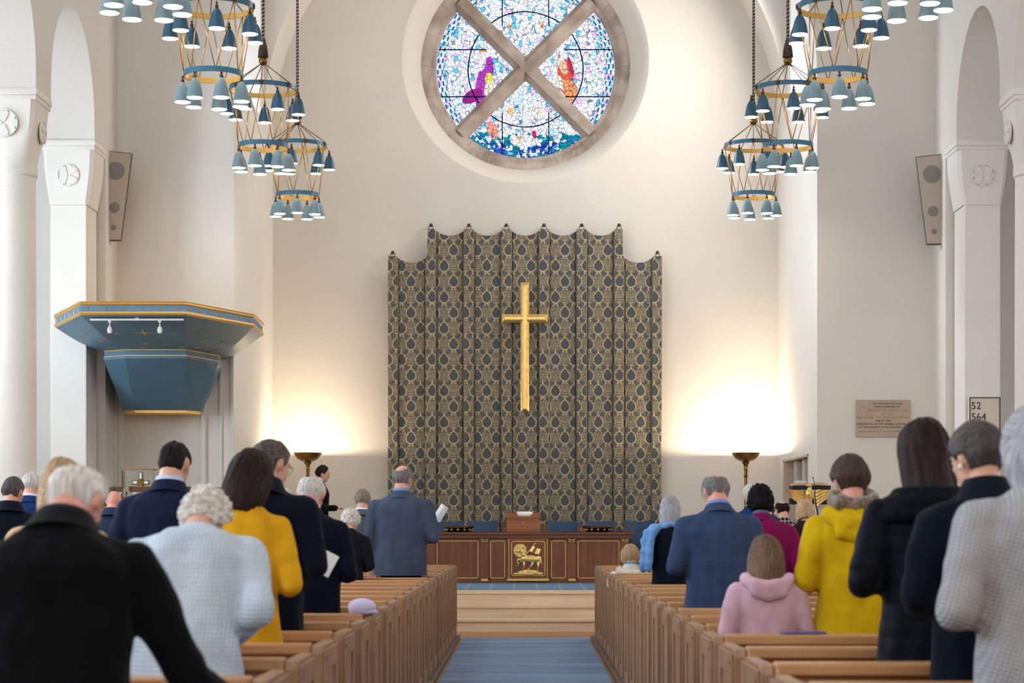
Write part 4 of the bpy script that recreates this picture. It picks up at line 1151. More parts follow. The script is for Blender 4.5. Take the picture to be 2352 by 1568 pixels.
def ordinal(n): return ['first', 'second', 'third', 'fourth', 'fifth', 'sixth', 'seventh', 'eighth', 'ninth', 'tenth', 'eleventh', 'twelfth', 'thirteenth', 'fourteenth', 'fifteenth', 'sixteenth', 'seventeenth', 'eighteenth', 'nineteenth', 'twentieth', 'twenty first', 'twenty second', 'twenty third'][n]
YR = [5.02+PITCH*k for k in range(21)]
YL = [4.39+PITCH*k for k in range(22)]
for s, ys, nm in ((-1, YL, 'left'), (1, YR, 'right')):
    p0 = pew(s); n = len(ys)
    for k, y in enumerate(ys):
        e = p0 if k == 0 else copy_tree(p0)
        e.location = (s*.77, y, .045)
        pos = ordinal(n-1-k)+' from the steps' if n-1-k else 'closest to the steps'
        tag(e, 'oak pew on the '+nm+' side of the blue carpet, '+pos, 'pew', 'oak pews on the '+nm+' of the aisle')
    # outer pew end rail against the pillars: plain panels
# books and papers on ledges
def put(name, mbx, m_, x, y, z, rz, lb, cat):
    o = mbx.build(name, m_, smooth=30); o.location = (x, y, z); o.rotation_euler = (0, 0, rz); return tag(o, lb, cat)
ZT = .84
LAV = mat('lavender_knit', (212, 200, 232), .9, bump=.4, bscale=200)
hm = MB(); hm.ell((0, 0, .035), (.072, .06, .045), 24, 12); hm.ell((.008, .01, .012), (.074, .062, .02), 24, 10)
put('knitted_hat', hm, LAV, PX(832, 10.37), 10.36, ZT-.002, .1, 'folded lavender knitted hat lying on a pew top on the left of the aisle', 'hat')
put('notebook', MB().box(-.09, .09, -.04, .04, 0, .012, .002), mat('purple_cover', (96, 84, 130), .6), PX(1845, 8.43), 8.44, ZT, .1, 'small purple booklet on the pew top beside the yellow coat', 'book')
# ================================================================== PEOPLE
def rx_(a): return Matrix.Rotation(a, 4, 'X')
def about(p, M): p = Vector(p); return Matrix.Translation(p) @ M @ Matrix.Translation(-p)
def cloth(name, rgb, kind='suit', rgb2=None, rough=.85):
    if name in MATS: return MATS[name]
    m = bpy.data.materials.new(name); m.use_nodes = True; t = NT(m); b = t.n['Principled BSDF']
    vec, x, y, z = t.coords(); c = lin(rgb); c2 = lin(rgb2) if rgb2 else tuple(v*.72 for v in c[:3])+(1,)
    f = ((t.noise(7, 3, vec)-.35)*2.5).clamp()
    b.inputs['Roughness'].default_value = rough; b.inputs['Sheen Weight'].default_value = .06; b.inputs['Sheen Roughness'].default_value = .4
    b.inputs['Specular IOR Level'].default_value = .08
    folds = t.noise(5, 3, vec, (1.4, 1.4, .45))
    if kind == 'suit':
        t.put(b.inputs['Base Color'], t.mix(f, c, c2)); h = t.noise(420, 2, vec)*.15+folds*1.6
        seam = (x.abs() < .0022)*(y < 0.0); t.put(b.inputs['Normal'], t.bump(h-seam*.35, .5, .02))
    elif kind == 'check':
        g = ((x*26.0).fract() < .16).max(((z*22.0).fract() < .16)); g2 = ((x*13.0+.5).fract() < .04).max((z*11.0+.5).fract() < .04)
        base = t.mix(f, c, c2); base = t.mix(g*.12, base, lin((38, 50, 76))); base = t.mix(g2*.07, base, lin((150, 166, 196)))
        t.put(b.inputs['Base Color'], base); seam = (x.abs() < .0022)*(y < 0.0); t.put(b.inputs['Normal'], t.bump(t.noise(420, 2, vec)*.15+folds*1.6-seam*.35, .5, .02))
    elif kind == 'plaid':
        g = ((x*26.0).fract() < .2).max(((z*26.0).fract() < .2)); t.put(b.inputs['Base Color'], t.mix(g*.8, c, c2))
    elif kind == 'rib':
        t.put(b.inputs['Base Color'], t.mix(f, c, c2)); w_ = (x*520.0).sin()*.5+(z*420.0).sin()*.35
        t.put(b.inputs['Normal'], t.bump(w_*.22+folds*1.2, .8, .012))
    elif kind == 'knit':
        w_ = ((x+z*.55)*330.0).sin()*((z-x*.55)*330.0).sin(); hi = (w_ > .1)
        t.put(b.inputs['Base Color'], t.mix(hi*.5, t.mix(f, c, c2), tuple(min(1, v*1.4) for v in c[:3])+(1,)))
        t.put(b.inputs['Normal'], t.bump(w_*.35+folds*1.4, .6, .014))
    elif kind == 'quilt':
        t.put(b.inputs['Base Color'], t.mix(f, c, c2)); q_ = (z*52.0).sin().abs(); t.put(b.inputs['Normal'], t.bump(q_*.2+folds*1.6, .5, .02))
        b.inputs['Roughness'].default_value = .6
    else:
        t.put(b.inputs['Base Color'], t.mix(f, c, c2)); t.put(b.inputs['Normal'], t.bump(folds*2.2+t.noise(250, 2, vec)*.15, .5, .02))
    MATS[name] = m; return m
def hairmat(name, rgb, rgb2, curly=False):
    if name in MATS: return MATS[name]
    m = bpy.data.materials.new(name); m.use_nodes = True; t = NT(m); b = t.n['Principled BSDF']
    vec, x, y, z = t.coords(); a = x.atan2(y)
    cb = t.node('ShaderNodeCombineXYZ'); t.put(cb.inputs[0], a*(3.0 if curly else 9.0)); t.put(cb.inputs[1], z*(30.0 if curly else 5.0)); t.put(cb.inputs[2], (x*x+y*y).sqrt()*20.0)
    n1 = t.noise(2.4, 4, cb.outputs[0]); n2 = t.noise(9, 2, vec)
    t.put(b.inputs['Base Color'], t.mix(((n1-.32)*2.8).clamp(), lin(rgb), lin(rgb2))); b.inputs['Roughness'].default_value = .5 if not curly else .7
    b.inputs['Specular IOR Level'].default_value = .14
    t.put(b.inputs['Normal'], t.bump(n1+n2*.3, .7, .01)); MATS[name] = m; return m
def sstep(a, b, x):
    t_ = max(0, min(1, (x-a)/(b-a))); return t_*t_*(3-2*t_)
HC = Vector((0, .012, 1.630))          # head centre of the standard figure, 1.75 m tall

def person(label, X, Y, ztop, lean=0, bow=15, yaw=0, tilt=0, turn=0, hair=None, top=None, legs=None, skin=SKIN, female=False,
           arms=('fold', 'fold'), hem=.80, wide=1.0, collar=None, hood=None, hairm=None, extra=None, group=None, bald=0, base=.045, vox=.0115,
           hairlen=.2, glasses=False, coat=None, sleeve=1.0, collar_up=None, name='person', child=False, seatz=None, kfix=0, hth=0, flare=0, big=1.0, tmat=None, spine=.0, hunch=0):
    rad = math.radians
    A1 = about((0, 0, .93), rx_(-rad(lean*.55)))
    A2 = A1 @ about((0, 0, 1.18), rx_(-rad(lean*.45)))
    A3 = A2 @ about((0, -.015, 1.46), rx_(-rad(bow*.45)))
    A4 = A3 @ about((0, .0, 1.53), Matrix.Rotation(rad(turn), 4, 'Z') @ rx_(-rad(bow*.55)) @ Matrix.Rotation(rad(tilt), 4, 'Y'))
    def B(p):
        """bend a point of the upright figure"""
        p = Vector(p); z = p.z
        q0 = p; q1 = A1 @ p; q2 = A2 @ p; q3 = A3 @ p
        f1 = sstep(.86, 1.02, z); f2 = sstep(1.08, 1.28, z); f3 = sstep(1.45, 1.52, z)
        r = q0.lerp(q1, f1); r = r.lerp(q2, f2); return r.lerp(q3, f3)
    hs_ = 1.22 if child else 1.0
    HM = A4 @ Matrix.Translation((0, 0, -.05)) @ about(HC-Vector((0, 0, .1)), Matrix.Scale(hs_, 4)) if child else A4
    topz_ = max((HM @ (HC+Vector((.075*math.cos(a)*math.cos(e), .098*math.sin(a)*math.cos(e), .112*math.sin(e))))).z for a in [i*PI/6 for i in range(12)] for e in [.2*j for j in range(8)])+.012
    k = (ztop-base)/topz_
    if kfix: base -= topz_*kfix-(ztop-base); k = kfix
    kw = k*big
    Y -= .04
    e = empty(name, (X, Y, base), label, 'person', group, rad(yaw))
    def fin(v): return Vector((v[0]*k*1, v[1]*k, v[2]*k))
    W = wide
    # --- joints
    sw = (.165 if female else .182)*W
    def arm(sd, pose):
        s = -1 if sd == 0 else 1
        sh = A2 @ Vector((s*sw, -.005, 1.372))
        if pose == 'fold': el, wr, hd = A2 @ Vector((s*(sw+.075), -.03, 1.115)), A2 @ Vector((s*.11, .23, 1.13)), Vector((-s*.6, .7, .1))
        elif pose == 'book': el, wr, hd = A2 @ Vector((s*(sw+.08), -.01, 1.115)), A2 @ Vector((s*.17, .23, 1.22)), Vector((-s*.3, .7, .5))
        elif pose == 'lean': el, wr, hd = A2 @ Vector((s*(sw+.10), .10, 1.13)), Vector((s*.24, .42, .97)), Vector((0, 1, -.3))
        elif pose == 'down': el, wr, hd = A2 @ Vector((s*(sw+.055), -.02, 1.10)), A2 @ Vector((s*(sw+.05), .05, .86)), Vector((0, .25, -1))
        elif pose == 'reach': el, wr, hd = Vector((s*(sw+.17), .10, 1.03)), Vector((s*(sw+.36), .36, .84)), Vector((s*.3, 1, -.2))
        elif pose == 'rail': el, wr, hd = Vector((s*(sw+.035), .04, 1.30)), Vector((s*(sw-.08), .22, 1.27)), Vector((-s*.5, .8, 0))
        else: el, wr, hd = [Vector(q) for q in pose]
        return s, sh, el, wr, hd.normalized()
    AR = [arm(0, arms[0]), arm(1, arms[1])]
    # --- body: one continuous surface
    mb = MB()
    hb_ = MB()
    def H(p): return HM @ Vector(p)
    def hell(c, r, u=16, v=10):
        q = MB().ell(c, r, u, v); mb.add([HM @ Vector(p) for p in q.v], q.f)
    def hcap(a, ra, b, rb):
        q = MB().cap(a, ra, b, rb, 10); mb.add([HM @ Vector(p) for p in q.v], q.f)
    hell(HC, (.074, .094, .106), 20, 14)
    hell(HC+Vector((0, .03, -.055)), (.060, .066, .072))                 # jaw
    hell(HC+Vector((0, .070, -.098)), (.026, .024, .018))                # chin
    hcap(HC+Vector((0, .090, .005)), .010, HC+Vector((0, .108, -.032)), .013)   # nose
    hcap(HC+Vector((-.035, .084, .018)), .012, HC+Vector((.035, .084, .018)), .012)   # brow
    for s in (-1, 1):
        hell(HC+Vector((s*.077, -.002, -.018)), (.010, .019, .031), 10, 8); hell(HC+Vector((s*.083, -.008, -.008)), (.007, .016, .022), 10, 8)   # ears
        hell(HC+Vector((s*.040, .066, -.030)), (.020, .018, .018), 10, 8)                                                               # cheeks
    nk = .052 if female or child else .061
    n0, n1 = H(HC+Vector((0, -.018, -.075))), B((0, -.018, 1.455))
    mb.cap(n0, nk, n1, nk*1.12, 14)
    mb.loft([(.90, .14, .09, 0), (1.0, .135, .09, 0), (1.15, .125*W, .09, 0), (1.32, .15*W, .10, -.005), (1.42, .13*W, .085, -.01), (1.47, .06, .06, -.015)], B, 20)
    mb.cap(B((-.07, 0, .93)), .09, B((.07, 0, .93)), .09)
    for s, sh, el, wr, hd in AR:
        mb.cap(A2 @ Vector((s*.06, -.01, 1.41)), .05, sh, .052); mb.cap(sh, .047, el, .038); mb.cap(el, .037, wr, .026)
        sd_ = hd.cross(Vector((0, 0, 1))); sd_ = sd_.normalized() if sd_.length > .1 else Vector((s, 0, 0))
        up_ = sd_.cross(hd).normalized(); inw = -s*sd_ if sd_.x > 0 else s*sd_
        pc = wr+hd*.055
        for j in range(4):
            u = (j-1.5)/1.5; rt = wr+hd*(.085-.006*abs(j-1))+sd_*u*.030
            mb.cap(wr+sd_*u*.014, .018, rt, .0135, 8)
            ln = (.032, .037, .035, .027)[j]*1.1; m1 = rt+hd*ln-up_*.010; m2 = m1+hd*ln*.55-up_*.020
            mb.cap(rt, .0105, m1, .0098, 8); mb.cap(m1, .0098, m2, .0088, 8)
        tb_ = wr+inw*.026+hd*.03; t1 = tb_+inw*.018+hd*.030-up_*.006; mb.cap(wr+inw*.012+hd*.008, .017, tb_, .014, 8); mb.cap(tb_, .0125, t1, .0105, 8); mb.cap(t1, .0105, t1+hd*.026-up_*.008, .009, 8)
    seated = seatz is not None
    for s in (-1, 1):
        if seated: hp, kn, an = Vector((s*.09, 0, .9)), Vector((s*.10, .40, .88)), Vector((s*.10, .42, .5))
        else: hp, kn, an = Vector((s*.085, 0, .90)), Vector((s*.095, .015, .49)), Vector((s*.10, -.01, .09))
        mb.cap(hp, .078, kn, .052); mb.cap(kn, .050, an, .036); mb.cap(an+Vector((0, 0, -.03)), .036, an+Vector((0, .13, -.06)), .028)
    o = MB().add([fin(v) for v in mb.v], mb.f).build('body')
    remesh(o, vox*.78*max(k, .8), 3, .4); o.parent = e; o.data.materials.clear(); o.data.materials.append(skin)
    # face features
    for s in (-1, 1):
        ey = MB().ell(H(HC+Vector((s*.030, .086, .0)))*k, (.011*k,)*3, 12, 8).build('eye', EYEM, e, smooth=True)
        MB().ell(H(HC+Vector((s*.030, .0945, .0)))*k, (.005*k,)*3, 8, 6).build('iris', mat('iris', (60, 50, 40), .3), ey, smooth=True)
    lp = MB().tube([H(HC+Vector((u*.022, .098-.012*u*u, -.062+.003*u*u)))*k for u in (-1, -.5, 0, .5, 1)], [.003*k, .0055*k, .006*k, .0055*k, .003*k], 8)
    lp.build('lips', LIPM, e, smooth=True)
    if glasses:
        g = MB()
        for s in (-1, 1):
            g.tube([H(HC+Vector((s*.034+.024*math.cos(a), .104-.01*abs(math.cos(a)), .0+.018*math.sin(a))))*k for a in [2*PI*i/18 for i in range(18)]], .0014*k, 5, closed=True)
            g.tube([H(HC+Vector((s*.058, .098, .005)))*k, H(HC+Vector((s*.086, .02, .008)))*k, H(HC+Vector((s*.088, -.015, -.012)))*k], .0018*k, 5)
        g.tube([H(HC+Vector((-.010, .106, .006)))*k, H(HC+Vector((.010, .106, .006)))*k], .0014*k, 5); g.build('glasses', mat('spectacle_frame', (120, 104, 80), .3, .6), e, smooth=True)
    # --- hair
    if hair: make_hair(e, hair, hairm, HM, k, hairlen, bald, hth)
    # --- top garment
    mb = MB(); D_ = .02
    tw = W; th = hem
    sh_w = (.176 if female else .2)*tw; bu = .02 if female else 0; hg = hunch
    if female: rings = [(1.0, .168*tw, .135, 0), (1.10, .158*tw, .128, 0), (1.22, .172*tw, .138, .008), (1.32, .182*tw, .14-.0, .008-hg), (1.39, .160*tw, .118, -.006-hg), (1.44, .112*tw, .092, -.012-hg), (1.475, .076, .072, -.014), (1.50, .064, .064, -.012)]
    else: rings = [(1.0, .186*tw, .140, 0), (1.10, .186*tw, .138, 0), (1.22, .194*tw, .142, .002), (1.33, .205*tw, .142, 0-hg), (1.395, .178*tw, .124, -.008-hg), (1.45, .122*tw, .096, -.014-hg), (1.49, .084, .076, -.016), (1.513, .070, .070, -.014)]
    low = []
    for i in range(5):
        z = (hem-.06)+(1.0-hem+.0)*i/5; f = (1.0-z)/(.3)
        low.append((z, rings[0][1]+(.016+flare*.30)*min(f, 2.2), rings[0][2]+(.010+flare*.24)*min(f, 2.2), 0))
    mb.loft(low+rings, B, 32, 2.25)
    for s, sh, el, wr, hd in AR:
        r0 = .064 if female else .070; r0 *= sleeve
        mb.cap(A2 @ Vector((s*.085*tw, -.012-hg, 1.405)), .058, sh+Vector((0, 0, -.002)), r0-.002, 14); mb.cap(A3 @ Vector((s*.035, -.018-hg*.6, 1.468)), .042, sh+Vector((-s*.03, 0, .012)), .050, 12)
        mb.cap(sh, r0, el, .055*sleeve, 14); mb.cap(el, .055*sleeve, wr-(wr-el).normalized()*.02, .042*sleeve, 14)
        mb.cap(sh, r0, (sh+el)/2, .064*sleeve, 14)
    vs2 = [fin(v) for v in mb.v]
    o = MB().add(vs2, mb.f).build('top')
    remesh(o, vox*max(k, .75), 5, .5)
    # folds: shallow, stretched along the drop of the cloth
    sd0 = random.random()*50
    o.data.update(); nr = [v.normal.copy() for v in o.data.vertices]
    for v, n_ in zip(o.data.vertices, nr):
        p = v.co/k; a_ = (noise.noise(Vector((p.x*9+sd0, p.y*9, p.z*3.2)))*.012+noise.noise(Vector((p.x*20, p.y*20+sd0, p.z*13)))*.0048)
        dr = sstep(1.2, .8, p.z)*noise.noise(Vector((p.x*14+sd0*2, p.y*14, p.z*.8)))*.014
        # creases where the elbows bend
        for (s, sh, el, wr, hd) in AR:
            d_ = (p-el).length
            if d_ < .11: a_ += .006*math.sin(d_*95)*(1-d_/.11)
        v.co += n_*(a_+dr)*k
    # straight hem
    if hem > .0:
        bm = bmesh.new(); bm.from_mesh(o.data)
        hz0 = (B((0, 0, hem))*k); 
        bmesh.ops.bisect_plane(bm, geom=bm.verts[:]+bm.edges[:]+bm.faces[:], plane_co=(0, 0, hem*k), plane_no=(0, 0, -1), clear_outer=True)
        bmesh.ops.remove_doubles(bm, verts=bm.verts[:], dist=.0005)
        bm.to_mesh(o.data); bm.free()
    o.data.materials.clear(); o.data.materials.append(top); o.parent = e; o.name = tmat or 'jacket'
    o.data.polygons.foreach_set('use_smooth', [True]*len(o.data.polygons))
    # --- lower garment and shoes
    mb = MB()
    if legs and legs[0] == 'trousers':
        if seated:
            for s in (-1, 1): mb.cap((s*.09, 0, .9), .098, (s*.10, .40, .88), .075); mb.cap((s*.10, .40, .88), .07, (s*.10, .42, .5), .06)
        else:
            mb.loft([(.80, .158*W, .12, 0), (.88, .168*W, .128, 0), (.96, .16*W, .12, 0), (1.02, .15*W, .11, 0)], B, 20)
            for s in (-1, 1): mb.cap((s*.085, 0, .84), .096, (s*.095, .015, .49), .072); mb.cap((s*.095, .015, .49), .072, (s*.10, -.005, .10), .060)
    else:
        mb.loft([(.42, .20*W, .155, 0), (.55, .195*W, .15, 0), (.75, .172*W, .13, 0), (.92, .15*W, .115, 0), (1.02, .15*W, .12, 0)], B, 24)
    o = MB().add([fin(v) for v in mb.v], mb.f).build('lower'); remesh(o, .016, 3); o.name = legs[0] if legs else 'trousers'; o.parent = e; o.data.materials.clear(); o.data.materials.append(legs[1])
    if not seated:
        for s in (-1, 1):
            mb = MB(); mb.cap((s*.10, -.03, .045), .042, (s*.105, .15, .034), .036, 12); mb.box(s*.10-.04, s*.10+.04, -.07, .19, 0, .02, .008)
            MB().add([fin(v) for v in mb.v], mb.f).build('shoe', mat('shoe_leather', (24, 20, 20), .35), e, smooth=60)
    # --- collars
    if collar:
        kind, cm = collar; mb = MB(); c0 = B((0, -.016, 1.495)); axis = (B((0, -.016, 1.53))-B((0, -.016, 1.47))).normalized(); qx = Vector((1, 0, 0)); qy = axis.cross(qx).normalized()
        if kind in ('shirt', 'coat'):
            rs, hb2 = ((nk+.009, .036) if kind == 'shirt' else (nk+.020, .040)); n = 28; vs = []; fs = []
            pr = [(rs+.001, -.02), (rs+.002, hb2*.6), (rs-.001, hb2), (rs-.006, hb2), (rs-.006, -.02)] if kind == 'shirt' else [(rs+.050, -.055), (rs+.034, -.028), (rs+.016, .008), (rs+.004, .034), (rs-.003, .036), (rs-.004, -.03)]
            for i in range(n):
                a = 2*PI*i/n; fr = max(0, math.sin(a))
                for r_, h_ in pr: vs.append(c0+(qx*math.cos(a)*r_*1.02+qy*math.sin(a)*r_*1.08)+axis*(h_-(.05*fr if h_ > 0 else .02*fr)))
            m_ = len(pr)
            for i in range(n):
                j = (i+1) % n
                for q_ in range(m_): fs.append((i*m_+q_, j*m_+q_, j*m_+(q_+1) % m_, i*m_+(q_+1) % m_))
            mb.add(vs, fs)
            fixn(MB().add([fin(v) for v in mb.v], mb.f).build('collar' if kind == 'coat' else 'shirt_collar', cm, e, smooth=50))
            if kind == 'shirt' and not child:
                mb = MB(); vs = []; fs = []; pr = [(rs+.034, -.048), (rs+.022, -.020), (rs+.012, .006), (rs+.006, .014), (rs+.001, .012), (rs+.002, -.04)]; m_ = len(pr)
                for i in range(n):
                    a = 2*PI*i/n; fr = max(0, math.sin(a))
                    for r_, h_ in pr: vs.append(c0+(qx*math.cos(a)*r_*1.03+qy*math.sin(a)*r_*1.06)+axis*(h_-.06*fr))
                for i in range(n):
                    j = (i+1) % n
                    for q_ in range(m_): fs.append((i*m_+q_, j*m_+q_, j*m_+(q_+1) % m_, i*m_+(q_+1) % m_))
                mb.add(vs, fs); fixn(MB().add([fin(v) for v in mb.v], mb.f).build('jacket_collar', top, e, smooth=60))
    if extra: extra(e, B, HM, A2, k, AR)
    return e, dict(B=B, HM=HM, A2=A2, k=k, AR=AR)

def make_hair(e, kind, m_, HM, k, length, bald, hth=0):
    nu, nv = 110, 60; vs = []; fs = []
    sd = random.random()*40
    curly = kind in ('curly', 'bun'); longh = kind in ('bob', 'long')
    th = {'short': .012, 'bob': .017, 'long': .018, 'curly': .026, 'bun': .024, 'bald': .004, 'crop': .006}[kind]
    for j in range(nv+1):
        el = PI/2-PI*j/nv
        for i in range(nu):
            az = 2*PI*i/nu; d = Vector((math.cos(el)*math.cos(az), math.cos(el)*math.sin(az), math.sin(el)))
            # face opening in front; everything below the hairline behind
            face = sstep(.18, .50, d.y-.62*d.z*1.0-.02)
            if longh: face = sstep(.45, .72, d.y-.55*d.z)
            if curly: face = sstep(.30, .55, d.y-.55*d.z)
            t_ = th+hth
            cl = noise.noise(Vector((math.cos(az)*3.2+sd, math.sin(az)*3.2, d.z*(1.2 if not curly else 4))))
            st = noise.noise(Vector((math.cos(az)*11+sd, math.sin(az)*11, d.z*1.6+sd)))
            st2 = noise.noise(Vector((math.cos(az)*24+sd, math.sin(az)*24, d.z*2.5+sd)))
            t_ += cl*.007+st*.0055+st2*.0034
            if not curly and not longh: t_ *= 1-.55*sstep(-.05, -.5, d.z)
            if curly: t_ += noise.noise(Vector((d.x*7+sd, d.y*7, d.z*7)))*.013+noise.noise(Vector((d.x*15+sd, d.y*15, d.z*15)))*.007
            rad_ = Vector((.074, .094, .106))
            if not longh:
                nape = sstep(-.52, -.72, d.z) if d.y < .0 else sstep(-.12, -.34, d.z)
                if kind == 'curly' or kind == 'bun': nape = sstep(-.74, -.92, d.z)
                ear = sstep(.35, .1, abs(d.y+.02))*sstep(.0, -.18, d.z) if not curly else 0
                hide = max(face, nape, ear*.8)
                if bald:
                    cr = sstep(.55, .86, d.z*.86-d.y*.22*-1+.0) if kind == 'short' else sstep(-.12, .12, d.z)
                    if kind == 'short': cr = sstep(1-.42*bald, 1.0-.16*bald, (d.z*.92-d.y*.38))
                    hide = max(hide, cr*(.8 if kind == 'short' else 1))
                off_ = t_*(1-hide)-.016*hide
                p = Vector((d.x*(rad_.x+off_), d.y*(rad_.y+off_), d.z*(rad_.z+off_)))
                p += HC
                if kind == 'short' and d.y < 0 and d.z < 0: p.y += .010*sstep(0, -.7, d.z)
            else:
                off_ = t_*(1-face)-.028*face
                if d.z >= 0.0: p = Vector((d.x*(rad_.x+off_), d.y*(rad_.y+off_), d.z*(rad_.z+off_)))+HC
                else:
                    g = -el/(PI/2)                     # 0..1 downwards
                    drop = min(g/.62, 1); close = sstep(.62, 1.0, g)
                    wv = 1+.10*math.sin(drop*PI*.62)*(1.0 if kind == 'bob' else .3)-.18*drop**3*(1 if kind == 'bob' else .1)
                    rr_ = (1-close)
                    hx = math.cos(az)*(rad_.x+off_)*wv*rr_; hy = math.sin(az)*(rad_.y+off_)*wv*rr_-.010*drop
                    if kind == 'bob' and math.sin(az) < 0: hy *= 1-.10*drop
                    p = Vector((hx, hy, HC.z-length*drop+.012*close+.006*st*drop)); p.y += HC.y
                if face > .5 and d.z < 0: p.y = min(p.y, HC.y+.02)
            vs.append((HM @ p)*k)
    for j in range(nv):
        for i in range(nu): fs.append((j*nu+i, (j+1)*nu+i, (j+1)*nu+(i+1) % nu, j*nu+(i+1) % nu))
    mb = MB().add(vs, fs)
    o = mb.build('hair', m_, e, smooth=True)
    if kind == 'bun':
        b = MB(); q = MB().ell(HC+Vector((.0, -.085, -.045)), (.055, .04, .05), 24, 16)
        b.add([(HM @ (Vector(v)+Vector(v).normalized()*0))*k for v in q.v], q.f)
        bb = b.build('hair_bun', m_, e, smooth=True)
        for v in bb.data.vertices: v.co += v.co.normalized()*noise.noise(v.co*45)*.006
    return o
def shape(e, name, m_, mb, k, vox=.011, sm=4, amp=.004):
    o = MB().add([Vector(v)*k for v in mb.v], mb.f).build(name); remesh(o, vox, sm); nn = [v.normal.copy() for v in o.data.vertices]
    for v, n_ in zip(o.data.vertices, nn): v.co += n_*noise.noise(v.co*22)*amp
    o.name = name; o.parent = e; o.data.materials.clear(); o.data.materials.append(m_); return o
def held(name, e, p, rot, w_, h_, lb, cat='paper', m_=PAPER, t_=.004):
    """paper held by a person: a thing of its own at the world place of local point p"""
    M = Matrix.Translation(e.location) @ Matrix.Rotation(e.rotation_euler.z, 4, 'Z')
    mb = MB(); n = 8; vs = []; fs = []
    for sd_ in (0, 1):
        for i in range(n+1):
            for j in (0, 1):
                u = -1+2*i/n; vs.append((u*w_/2, (abs(u)**1.5)*.02+sd_*t_, j*h_-h_/2))
    q = 2*(n+1)
    for i in range(n):
        a = 2*i; fs += [(a, a+1, a+3, a+2), (a+q, a+q+2, a+q+3, a+q+1), (a, a+2, a+2+q, a+q), (a+1, a+1+q, a+3+q, a+3)]
    fs += [(0, q, q+1, 1), (q-2, q-1, 2*q-1, 2*q-2)]
    o = fixn(mb.add(vs, fs).build(name, m_)); o.location = M @ Vector(p); o.rotation_euler = rot; return tag(o, lb, cat)

TR_DK = ('trousers', cloth('trouser_black', (18, 18, 22)))
TR_GR = ('trousers', cloth('trouser_grey', (52, 54, 60)))
SK_DK = ('skirt', cloth('skirt_dark', (26, 28, 40)))
def pos(px, Y): return PX(px, Y)
H_WHITE = hairmat('hair_white', (238, 234, 230), (178, 168, 160)); H_SILVER = hairmat('hair_silver', (202, 202, 206), (130, 130, 136))
H_GREY = hairmat('hair_grey', (150, 146, 144), (84, 78, 76)); H_DGREY = hairmat('hair_dark_grey', (106, 100, 98), (50, 44, 42)); H_SALT = hairmat('hair_mixed_grey', (176, 166, 152), (96, 84, 72))
H_BROWN = hairmat('hair_brown', (50, 30, 25), (22, 13, 12)); H_DBROWN = hairmat('hair_dark_brown', (36, 27, 25), (18, 14, 14)); H_BLACK = hairmat('hair_black', (22, 20, 22), (8, 8, 10), True)
H_BLOND = hairmat('hair_blond', (214, 184, 146), (150, 118, 84)); H_LBROWN = hairmat('hair_light_brown', (142, 116, 94), (84, 64, 50)); H_CURL = hairmat('hair_white_curls', (236, 232, 226), (176, 164, 150), True)
H_FAIR = hairmat('hair_fair', (206, 178, 138), (140, 112, 80)); H_MBROWN = hairmat('hair_mid_brown', (96, 76, 66), (50, 38, 34))
SHW = mat('shirt_white', (228, 232, 242), .8); SHB = mat('shirt_blue', (120, 146, 200), .8)
C_BLACK = cloth('coat_black', (11, 11, 14), 'suit'); C_NAVY = cloth('suit_navy', (26, 34, 60)); C_NAVY2 = cloth('suit_deep_navy', (14, 18, 36)); C_NAVCOAT = cloth('coat_navy', (14, 20, 34))
C_GREYS = cloth('suit_grey_blue', (74, 84, 104)); C_GREYS2 = cloth('suit_grey', (88, 94, 106)); C_CHECK = cloth('jacket_check', (58, 74, 106), 'check')
C_MUST = cloth('knit_mustard', (222, 168, 32), 'soft', (196, 140, 20)); C_YEL = cloth('coat_yellow', (216, 180, 22), 'soft', (186, 148, 12)); C_PALE = cloth('cardigan_pale_blue', (196, 208, 220), 'rib', (176, 188, 200))
C_KNIT = cloth('knit_grey', (168, 168, 170), 'knit', (146, 146, 150)); C_PINK = cloth('hoodie_pink', (214, 178, 192), 'soft', (190, 152, 164)); C_MAG = cloth('cardigan_magenta', (128, 18, 78), 'soft', (96, 10, 56))
C_DBR = cloth('top_dark_brown', (42, 26, 26), 'soft'); C_BEIGE = cloth('coat_beige', (214, 178, 140), 'soft', (186, 148, 112)); C_CREAM = cloth('hoodie_cream', (220, 216, 208), 'soft', (186, 174, 156))
C_QUILT = cloth('coat_quilted', (14, 17, 26), 'quilt'); C_BLKN = cloth('cardigan_black', (24, 24, 30), 'soft'); C_PLAID = cloth('shirt_plaid', (28, 30, 36), 'plaid', (190, 190, 180)); C_SCARF = cloth('scarf_blue', (120, 164, 216), 'soft', (92, 134, 190))
C_DKBL = cloth('jacket_dark_blue', (44, 56, 78)); C_BLUE = cloth('suit_bright_blue', (34, 58, 110)); FUR = mat('fur_trim', (150, 134, 116), 1, rgb2=(92, 80, 68), vscale=60, bump=1, bscale=120, sheen=.6)

def rowL(i): return YL[i]+.66
def rowR(i): return YR[i]+.66

